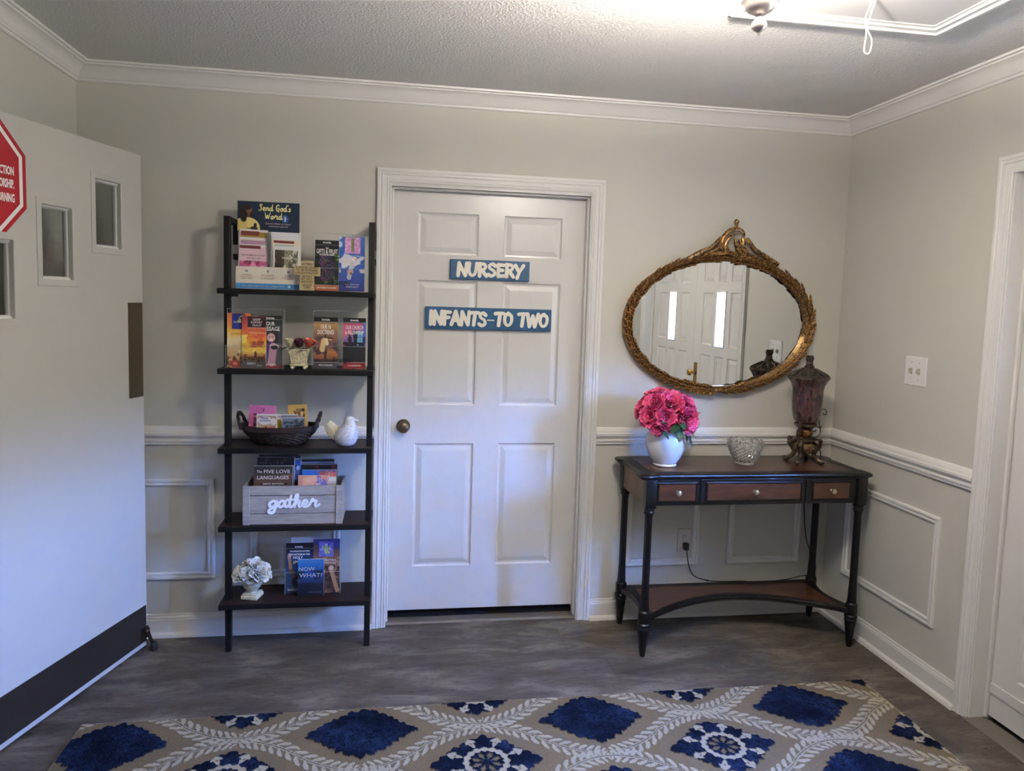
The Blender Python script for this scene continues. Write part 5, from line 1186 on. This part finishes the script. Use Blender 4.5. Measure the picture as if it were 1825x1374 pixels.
    art = [('grad', [(0, (74, 70, 84)), (.12, (74, 70, 84)), (.125, (40, 28, 34)), (.2, (150, 88, 60)), (.32, (196, 128, 70)), (.45, (110, 76, 78)), (.7, (140, 104, 76)), (.86, (176, 138, 84)), (.9, (120, 96, 70)), (.905, BLK), (1, BLK)]), ('n', (230, 178, 84), 3, .55, 3, (.5, .55, 1, .9), 2), ('n', (88, 60, 74), 4, .5, 6, (0, .2, 1, .62), 2), ('r', 0, .112, 1, .12, (210, 204, 198)), ('r', .44, .14, .53, .66, (66, 42, 34)), ('r', .22, .575, .80, .61, (66, 42, 36)), ('e', .50, .60, .05, .05, (70, 44, 36)), ('line', .42, .53, .36, .38, .12, (222, 190, 130)), ('line', .53, .56, .56, .48, .06, (232, 220, 196)), ('n', (26, 20, 26), 8, .45, 9, (0, .12, 1, .17), 3), ('r', 0, .90, 1, .907, (200, 196, 190))]
    s = brochure('brochure', 'sunset cross brochure titled OUR 16 DOCTRINES', -0.146, 0.099, y+0.006, z+0.003, 0.217, art, nx=60)
    for st, zz, sz, wd in (('OUR 16', .168, .026, .042), ('DOCTRINES', .145, .026, .068), ('WHAT WE BELIEVE', .010, .008, .058), ('EVANGEL', .203, .009, .034)): s.text(st, 0, zz, sz, M_white, width=wd, bold=0.0003)
    art = [('grad', [(0, (148, 28, 36)), (.125, (148, 28, 36)), (.13, (26, 24, 30)), (.42, (28, 26, 34)), (.46, (96, 60, 120)), (.62, (150, 110, 170)), (.88, (190, 70, 110)), (.9, BLK), (1, BLK)]), ('r', .45, .45, 1, .74, (110, 178, 212)), ('r', .86, .45, 1, .9, (84, 96, 190)), ('n', (216, 90, 110), 3, .45, 2, (0, .45, .42, .9), 2), ('r', .74, .45, .76, .74, (60, 80, 130)), ('r', .45, .62, 1, .63, (60, 80, 130)), ('n', (26, 24, 34), 6, .42, 5, (0, .42, 1, .52), 2), ('e', .30, .58, .09, .06, (36, 26, 44)), ('r', .46, .40, .62, .62, (30, 28, 38)), ('e', .54, .62, .10, .06, (30, 28, 38)), ('line', .48, .62, .46, .72, .025, (30, 28, 38)), ('line', .54, .64, .54, .75, .025, (30, 28, 38)), ('line', .60, .62, .63, .71, .025, (30, 28, 38)), ('line', .36, .52, .28, .66, .04, (34, 26, 42)), ('e', .93, .56, .08, .07, (48, 40, 96)), ('r', 0, .118, 1, .126, (220, 214, 208)), ('r', 0, .897, 1, .904, (200, 196, 190))]
    s = brochure('brochure', 'raised hands brochure titled OUR CHURCH & FELLOWSHIP', -0.0268, 0.095, y+0.006, z+0.003, 0.217, art, nx=60)
    for st, zz, sz, wd in (('OUR CHURCH', .168, .024, .074), ('& FELLOWSHIP', .147, .022, .078), ('A PLACE FOR YOU', .010, .008, .056), ('EVANGEL', .203, .009, .034)): s.text(st, 0, zz, sz, M_white, width=wd, bold=0.0003)
build_shelf_two()

def build_shelf_three():
    z = SZ[2]+0.0004
    cx, cy = -0.340, -0.130
    r = thing('wicker_basket', 'dark oval wicker basket with two handles on third shelf', 'basket', (cx, cy, z))
    n = 72; ang = np.linspace(0, 2*PI, n, endpoint=False)
    def ell(t): return 0.095+0.062*t**0.75, 0.058+0.034*t**0.75
    b = B()
    for k in range(11):
        t = k/10; a, c = ell(t); zz = z+0.005+0.060*t; ph = PI*(k % 2)
        pts = [np.array([cx+(a+0.0022*math.cos(18*q+ph))*math.cos(q), cy+(c+0.0022*math.cos(18*q+ph))*math.sin(q), zz+0.006*t*math.cos(q)**2]) for q in np.append(ang, ang[0])]
        b.tube(pts, 0.0034, 6, 0)
    obj('weave', b, M_wicker, r)
    st = B()
    for i in range(36):
        q = 2*PI*i/36; st.tube([(cx+(ell(t)[0]+(0.002 if j % 2 else -0.002))*math.cos(q), cy+ell(t)[1]*math.sin(q), z+0.004+0.062*t) for j, t in enumerate(np.linspace(0, 1, 5))], 0.0022, 5, 0)
    obj('stakes', st, M_wicker, r)
    rows = []
    for o_, zz in ((.0, .060), (.006, .062), (.007, .080), (.001, .083), (-.004, .080), (-.004, .062)): rows.append([(cx+(0.157+o_)*math.cos(q), cy+(0.092+o_)*math.sin(q), z+zz+0.008*math.cos(q)**4) for q in ang])
    obj('rim', B().grid(rows, wu=True, wv=True), mat('wicker_rim', (36, 21, 17), 0.5), r)
    obj('base', B().lathe([(1, 0.001), (1, 0.006)], 40).xf(Matrix.Translation((cx, cy, z)) @ Matrix.Diagonal((0.095, 0.058, 1, 1))), M_wicker, r)
    for s in (-1, 1):
        hb = B()
        for k in range(3):
            pts = []
            for t in np.linspace(0, 1, 22):
                q = PI*t; tw = 14*t+2*PI*k/3
                pts.append(np.array([cx+s*(0.150+0.020*math.sin(q)+0.004*math.cos(tw)), cy-0.058*math.cos(q)+0.0*tw, z+0.072+0.062*math.sin(q)+0.004*math.sin(tw)]))
            hb.tube(pts, 0.0042, 6, 0)
        obj('handle', hb, M_wicker, r)
    # tracts in the basket
    def tract(name, label, xc, w, y, zb, h, art, lean, roll=0, nx=46, texts=()):
        s = brochure(name, label, xc, w, y, zb, h, art, lean, cat='leaflet', nx=nx, t=0.002, roll=roll)
        for st, x, zz, sz, m, wd in texts: s.text(st, x, zz, sz, m, width=wd, bold=.0003)
    pk = (216, 128, 182)
    tract('leaflet', 'pink leaflet with a question mark in the wicker basket', -0.420, 0.112, -0.108, z+0.052, 0.110, [('fill', pk), ('n', (204, 112, 168), 4, .5, 3, (0, 0, 1, 1), 1)], 0.05, 0.03, texts=(('?', .004, .081, .020, M_inkb, .007), ('WHAT', -.022, .064, .016, M_inkb, .030), ('DO YOU', -.012, .046, .013, M_inkb, .044), ('BELIEVE', -.012, .022, .013, M_inkb, .044)))
    tract('leaflet', 'white bordered comic leaflet in front of the pink one', -0.3965, 0.085, -0.135, z+0.020, 0.108, [('fill', (228, 224, 220)), ('r', .05, .1, .95, .93, (176, 150, 124)), ('e', .40, .74, .34, .17, (226, 222, 222)), ('e', .82, .70, .14, .14, (222, 216, 206)), ('n', (176, 84, 66), 5, .45, 4, (.3, .1, .9, .5), 1), ('e', .5, .40, .2, .12, (200, 110, 80)), ('r', .42, .3, .5, .5, (60, 50, 48))], 0.06, 0.02, texts=(('Bible', -.010, .087, .013, mat('purple_ink', (92, 84, 140), .5), .030), ('TOUCHDOWN', -.008, .076, .010, MATS['purple_ink'], .046)))
    tract('leaflet', 'leaflet with yellow square in the middle of the basket', -0.317, 0.100, -0.120, z+0.018, 0.107, [('fill', (206, 204, 206)), ('r', .02, .4, .30, .80, (196, 176, 44)), ('n', (110, 96, 30), 6, .55, 2, (.02, .4, .30, .80), 1), ('r', .3, .82, .98, .95, (120, 118, 124)), ('n', (196, 92, 60), 5, .5, 5, (0, .1, .4, .4), 1)], 0.06, -0.01, texts=(('JESUS', -.034, .093, .009, M_inkg, .024),))
    tract('leaflet', 'slate grey leaflet at the front right of the basket', -0.280, 0.094, -0.146, z+0.012, 0.104, [('fill', (112, 122, 140)), ('r', 0, .96, 1, 1, (170, 176, 186)), ('n', (64, 72, 88), 11, .5, 4, (.05, .45, .95, .92), 1)], 0.07, -0.03, texts=(('THIS WAS YOUR LIFE', 0, .078, .012, M_inkb, .076), ('THE TRUE STORY', 0, .064, .010, M_inkb, .070)))
    tract('leaflet', 'tan leaflet with dark portrait at the back of the basket', -0.266, 0.082, -0.092, z+0.036, 0.128, [('fill', (206, 172, 98)), ('r', .4, .40, .85, .86, (150, 116, 60)), ('n', (50, 36, 24), 6, .42, 3, (.3, .40, .85, .86), 1), ('e', .70, .68, .08, .10, (214, 184, 120))], 0.04, -0.06)
    # ceramic bird
    x, y = -0.058, -0.170
    r = thing('bird_figurine', 'white glazed ceramic bird figurine beside the wicker basket', 'figurine', (x, y, z))
    m = mat('bird_glaze', (206, 208, 214), 0.18, mix=((170, 166, 150), 70, .56, .72), coat=0.5)
    rows = []
    for zz, rr, ox in ((0, .030, 0), (.001, .034, 0), (.010, .042, 0), (.025, .049, -.001), (.042, .0515, .000), (.058, .049, .004), (.072, .042, .008), (.084, .033, .011), (.094, .0265, .0135), (.103, .0245, .0150), (.113, .0245, .0150), (.121, .020, .0145), (.1265, .012, .0135), (.128, .002, .013)):
        rows.append([(x+ox+rr*math.cos(q)*(1.0), y+rr*0.95*math.sin(q), z+zz) for q in np.linspace(0, 2*PI, 36, endpoint=False)])
    b = B().grid(rows, wv=True); b.f.append(tuple(range(36))); obj('body', b, m, r, smooth=60)
    obj('beak', B().tube([(x+.034, y-.006, z+.109), (x+.048, y-.009, z+.108), (x+.055, y-.010, z+.105)], [.009, .005, .001], 10, 3), m, r)
    obj('eye', B().sphere((x+.026, y-.021, z+.114), .0028, 8, 6), m, r)
    tl = B(); P = []
    for i, u in enumerate(np.linspace(0, 1, 7)):
        w = 0.010+0.017*math.sin(PI*(.15+.7*u)); c = np.array([x-.034-.046*u, y, z+.030+.066*u]); s = np.array([.78, 0, .62])
        P.append([c+s*w*q+np.array([0, -.005*(1-abs(q))-.0015*(j % 2), 0]) for j, q in enumerate(np.linspace(-1, 1, 9))])
    tl.grid(P); P2 = [[p+np.array([0, .009, 0]) for p in row] for row in P]; tl.grid(P2)
    k = len(P)*9; tl.f += [(i*9, (i+1)*9, k+(i+1)*9, k+i*9) for i in range(6)]+[(i*9+8, (i+1)*9+8, k+(i+1)*9+8, k+i*9+8) for i in range(6)]+[(54+j, 55+j, k+55+j, k+54+j) for j in range(8)]
    obj('tail', tl, mat('bird_tail', (214, 202, 168), 0.25, coat=.4), r, smooth=30)
    rel = B(); rg = random.Random(9)
    for i in range(105):
        a = rg.uniform(-PI*1.0, 0.2); zz = rg.uniform(.030, .088); rr = float(np.interp(zz, [.025, .042, .058, .072, .084, .094], [.049, .0515, .049, .042, .033, .0265])); ox = float(np.interp(zz, [.042, .058, .084, .1], [0, .004, .011, .015]))
        pts = []; d0 = rg.choice((-1, 1)); s0 = rg.uniform(.6, 1.1)
        for t in np.linspace(0, 1, 8):
            q = t*5.2*d0; rad = .0065*(1-t*.75)*s0; da = rad*math.cos(q)/rr; dz = rad*math.sin(q)
            pts.append((x+ox+(rr+.0006)*math.cos(a+da), y+.95*(rr+.0006)*math.sin(a+da), z+zz+dz))
        rel.tube(pts, .0010, 5, 2)
    obj('relief', rel, m, r)
build_shelf_three()

def build_shelf_four():
    z = SZ[3]+0.0004; x0, x1, y0, y1 = -0.478, -0.066, -0.222, -0.036
    r = thing('wooden_crate', 'grey wooden crate with white cut-out word gather full of books', 'crate', (-0.272, -0.13, z))
    H = 0.168
    for xa in (x0, x1-0.029):
        for ya in (y0, y1-0.012): obj('corner_post', B().bbox(xa, xa+0.029, ya, ya+0.012, z, z+H, .0015), M_grey_wood, r, smooth=0)
    bz = ((0.001, 0.0465), (0.0490, 0.1235), (0.1270, 0.1665))
    for k, (a, c) in enumerate(bz):
        obj('slat', B().bbox(x0+0.006, x1-0.006, y0+0.0045, y0+0.0125, z+a, z+c, .001), M_grey_wood, r, smooth=0)
        obj('slat', B().bbox(x0+0.006, x1-0.006, y1-0.0125, y1-0.0045, z+a, z+c, .001), M_grey_wood, r, smooth=0)
        for xa in (x0+0.001, x1-0.010): obj('slat', B().bbox(xa, xa+0.009, y0+0.012, y1-0.012, z+a, z+c, .001), M_grey_wood, r, smooth=0)
    obj('floor_board', B().box(x0+0.008, x1-0.008, y0+0.012, y1-0.012, z+0.002, z+0.009), M_grey_wood, r, smooth=0)
    W, tw = word(SCR, 'gather', 0); b = B(); sx = 0.210/(tw+0.02); sy = 0.0262; k = 0
    for ch, ox, ss in W:
        for q in ss: ribbon(b, [(-0.374+(ox+p[0])*sx, z+0.077+p[1]*sy) for p in q], [0.0105, 0.0125, 0.0095], -y0-0.0046, -y0+0.0004+k*0.00003, k=5); k += 1
    obj('lettering', b, M_cutword, r, smooth=0)
    def book(label, xc, w, y, h, t, art, lean, texts=(), rotz=0, nx=48):
        s = Sheet('book', label, 'book', (xc, y, z+0.0108), w, h, t, art, lean, rotz, nx=nx, mesh=None)
        obj('pages', B().box(-w/2+.002, w/2-.003, -t/2+.002, t/2-.002, .002, h+.0004).xf(s.M), mat('book_pages', (206, 198, 182), .7), s.root, local=True, smooth=0)
        for st, x, zz, sz, m, wd in texts: s.text(st, x, zz, sz, m, width=wd, bold=.0002)
        return s
    lt = mat('pale_title', (214, 206, 196), .5)
    book('brown black book titled The Five Love Languages in the crate', -0.359, 0.160, -0.184, 0.2330, 0.020, [('grad', [(0, (60, 48, 44)), (.72, (88, 60, 44)), (.84, (58, 44, 40)), (.93, (44, 38, 38)), (1, (52, 46, 44))]), ('n', (100, 66, 44), 4, .6, 2, (0, .5, 1, .85), 1), ('r', .16, .655, .86, .685, (26, 20, 20))], 0.06,
         (('The', -.058, .205, .016, lt, .022), ('FIVE LOVE', .014, .203, .022, lt, .108), ('LANGUAGES', -.002, .177, .022, lt, .130), ("MEN'S EDITION", 0, .1548, .008, lt, .086), ('The Secret to Love That Lasts', 0, .143, .009, lt, .13)))
    book('tall black book just behind the front brown one', -0.354, 0.154, -0.150, 0.264, 0.022, [('fill', (24, 22, 26)), ('n', (56, 50, 30), 7, .62, 3, (.2, .9, .9, 1), .5)], 0.05, (('AN  L I F E', -.02, .234, .017, mat('dim_title', (92, 86, 80), .5), .10),))
    book('blue photo book behind the tall black one in the crate', -0.332, 0.156, -0.120, 0.263, 0.020, [('fill', (28, 34, 66)), ('n', (58, 92, 170), 7, .5, 6, (.7, .6, 1, .97), 2), ('e', .92, .80, .05, .04, (196, 204, 224)), ('e', .9, .73, .05, .03, (120, 150, 210)), ('r', .0, .0, 1, .58, (20, 18, 20))], 0.05, (('NEW', .062, .246, .010, lt, .022),))
    book('thin black book at the very back left of the crate', -0.352, 0.165, -0.094, 0.262, 0.016, [('fill', (26, 26, 34))], 0.05)
    book('black and white edged book at the back right of the crate', -0.186, 0.145, -0.086, 0.240, 0.022, [('fill', (34, 34, 42)), ('r', 0, .93, 1, .955, (170, 178, 196)), ('r', 0, .85, 1, .925, (36, 24, 30)), ('n', (120, 40, 40), 8, .6, 3, (0, .82, 1, .93), .5)], 0.06)
    book('dark red topped book second from back right in crate', -0.178, 0.160, -0.116, 0.224, 0.020, [('fill', (34, 22, 26)), ('n', (96, 34, 36), 7, .5, 4, (0, .85, 1, .98), .5)], 0.05)
    book('blue and orange sunset book behind the peach paperback', -0.173, 0.145, -0.148, 0.206, 0.018, [('grad', [(0, (196, 150, 100)), (.8, (190, 180, 160)), (.86, (190, 96, 72)), (.94, (176, 84, 70)), (1, (60, 98, 160))]), ('r', 0, .84, .5, 1, (54, 104, 180)), ('n', (214, 120, 80), 5, .45, 2, (.45, .84, 1, 1), .5), ('r', .80, .76, 1, .86, (214, 206, 180)), ('r', .785, .76, .80, .96, (230, 226, 220))], 0.06)
    book('peach paperback titled His Gifts to Me in the crate front', -0.194, 0.126, -0.182, 0.190, 0.014, [('grad', [(0, (206, 140, 120)), (1, (216, 146, 124))]), ('n', (120, 110, 170), 3, .5, 4, (.3, .5, 1, 1), 1), ('n', (232, 170, 130), 3, .5, 7, (0, .6, .6, 1), 1)], 0.05, (('HIS GIFTS', .004, .164, .022, mat('peach_title', (240, 196, 176), .5), .070), ('TO ME', .004, .146, .020, MATS['peach_title'], .058)))
build_shelf_four()

def build_shelf_five():
    z = SZ[4]+0.0004; x, y = -0.450, -0.160
    r = thing('small_urn', 'small ivory footed urn on square base on lowest shelf', 'urn', (x, y, z), -0.25)
    obj('square_base', B().bbox(-.036, .036, -.036, .036, 0, .016, .003).bbox(-.032, .032, -.032, .032, .016, .024, .003), M_ivory, r, local=True)
    obj('bowl', B().lathe([(.020, .023), (.018, .029), (.020, .034), (.034, .045), (.042, .060), (.0445, .076), (.043, .086), (.045, .090), (.042, .091), (.038, .078), (.02, .06)], 40, mod=lambda a, k: 1-(0.035 if 3 <= k <= 5 else 0)*np.abs(np.sin(a*12))), M_ivory, r, local=True)
    rs = np.random.RandomState(21)
    q = thing('white_flowers', 'cluster of white artificial roses in the small ivory urn', 'flowers', (x, y, z+.078))
    wt = ((232, 232, 220), (242, 242, 236), (250, 250, 248))
    for dx, dy, dz, R in ((-.034, -.036, .120, .046), (.034, -.036, .126, .050), (.002, .005, .148, .044), (-.046, .0, .108, .034), (.056, .0, .112, .038), (0, -.050, .106, .030), (-.050, -.03, .106, .026), (.052, -.034, .106, .028), (-.012, -.06, .128, .03), (.016, -.03, .155, .034), (.0, .045, .12, .04)):
        c = (x+dx, y+dy, z+dz)
        f = obj('flower', flower_b(c, (dx*1.0, dy*1.2, .045), R, wt, rs, rings=((4, .38, .10), (6, .58, .38), (7, .76, .68), (8, .94, 1.0)), ruffle=.045), M_petal, q, smooth=180, recalc=False)
        obj('stem', B().tube([c, (x+dx*.2, y+dy*.2, z+.080)], .002, 6, 0), M_leaf, f)
    # holder with two brochures and a book
    yh = -0.150
    holder('clear acrylic holder on the lowest shelf with a small blue book', -0.196, 0.238, yh, z, 0.274, pocket=0.10)
    art = [('grad', [(0, (40, 62, 96)), (.10, (44, 66, 104)), (.105, (150, 170, 190)), (.112, (44, 70, 120)), (.5, (38, 78, 140)), (.80, (26, 40, 80)), (.885, (24, 28, 44)), (.89, (170, 176, 190)), (.897, BLK), (1, BLK)]), ('line', .12, .70, .18, .45, .06, (172, 130, 104)), ('line', .18, .45, .34, .28, .07, (120, 84, 70)), ('e', .12, .74, .07, .05, (196, 160, 140)), ('e', .42, .23, .20, .11, (34, 26, 30)), ('e', .52, .25, .11, .06, (132, 84, 60)), ('line', .45, .2, .62, .23, .02, (60, 40, 34))]
    s = brochure('brochure', 'blue brochure with raised arm about the baptism in the Holy Spirit', -0.2535, 0.116, yh+0.010, z+0.003, 0.226, art, nx=60)
    for st, x_, zz, sz, wd in (('OUR DISTINCTIVE DOCTRINE', 0, .186, .008, .084), ('THE BAPTISM IN THE', -.002, .171, .011, .090), ('HOLY', -.008, .155, .017, .042), ('SPIRIT', -.004, .134, .017, .05), ('EMPOWERMENT', -.03, .012, .009, .042), ('EVANGEL', -.004, .205, .009, .034)): s.text(st, x_, zz, sz, M_white, width=wd, bold=.0003)
    brochure('brochure', 'plain white brochure behind the blue baptism one', -0.243, 0.096, yh+0.015, z+0.003, 0.249, [('fill', (198, 204, 222))], nx=6)
    art = [('grad', [(0, (110, 84, 74)), (.4, (92, 62, 54)), (.6, (136, 98, 78)), (.9, (74, 56, 66)), (1, (44, 46, 92))]), ('n', (166, 130, 104), 6, .52, 3, (0, 0, 1, .66), 2), ('n', (56, 38, 34), 7, .55, 5, (0, 0, 1, .5), 2), ('line', .66, .45, .90, .05, .09, (190, 150, 116)), ('e', .68, .46, .10, .04, (206, 186, 168)), ('line', .40, .40, .30, .25, .06, (186, 146, 120)), ('e', .14, .19, .10, .045, (196, 180, 166)), ('n', (60, 60, 120), 4, .5, 8, (0, .82, 1, 1), 2)]
    s = brochure('brochure', 'brown nativity painting brochure with lilac sticker on lowest shelf', -0.1385, 0.114, yh+0.008, z+0.003, 0.242, art, nx=60)
    s.text('NUESTRA', .006, .142, .013, M_cream, width=.07); s.text('MISION', .012, .130, .012, M_cream, width=.056)
    art = [('fill', (112, 112, 190)), ('n', (88, 88, 170), 6, .5, 2, (0, 0, 1, 1), 1), ('e', .5, .5, .14, .34, (180, 196, 110)), ('e', .5, .78, .1, .1, (176, 210, 190)), ('n', (190, 206, 120), 6, .6, 5, (.2, .2, .8, .8), 1)]
    obj('sticker', card_b(.062, .066, .0006, art, 36).xf(Matrix.Translation((-.002, -.0020, .163))).xf(s.M), M_print, s.root, local=True, smooth=0, recalc=False)
    s.text('ALIENTO', -.002, .192, .010, M_white, width=.05, dy=.0026)
    art = [('grad', [(0, (24, 26, 40)), (.32, (26, 30, 52)), (.36, (30, 44, 84)), (.6, (34, 70, 132)), (.85, (40, 106, 176)), (1, (58, 120, 176))]), ('n', (22, 30, 60), 3, .55, 4, (0, .45, 1, .7), 1)]
    s = Sheet('book', 'small blue book titled NOW WHAT? in front of the brochures', 'book', (-0.203, yh-0.018, z+0.0012), 0.111, 0.161, 0.008, art, 0.06, nx=56)
    obj('pages', B().box(-.053, .052, -.0025, .0025, .001, .1605).xf(s.M), MATS['book_pages'], s.root, local=True, smooth=0)
    pt = mat('pale_blue_title', (206, 206, 200), .5)
    for st, x_, zz, sz, wd in (('NOW', -.018, .111, .024, .068), ('WHAT?', .001, .083, .024, .098)): s.text(st, x_, zz, sz, pt, width=wd)
    s.text('FOLLOWING JESUS', .0, .048, .012, mat('dark_title', (44, 44, 56), .5), width=.08); s.text('A GUIDE FOR NEW BELIEVERS', .02, .014, .006, mat('dim_line', (110, 116, 130), .5), width=.06)
build_shelf_five()
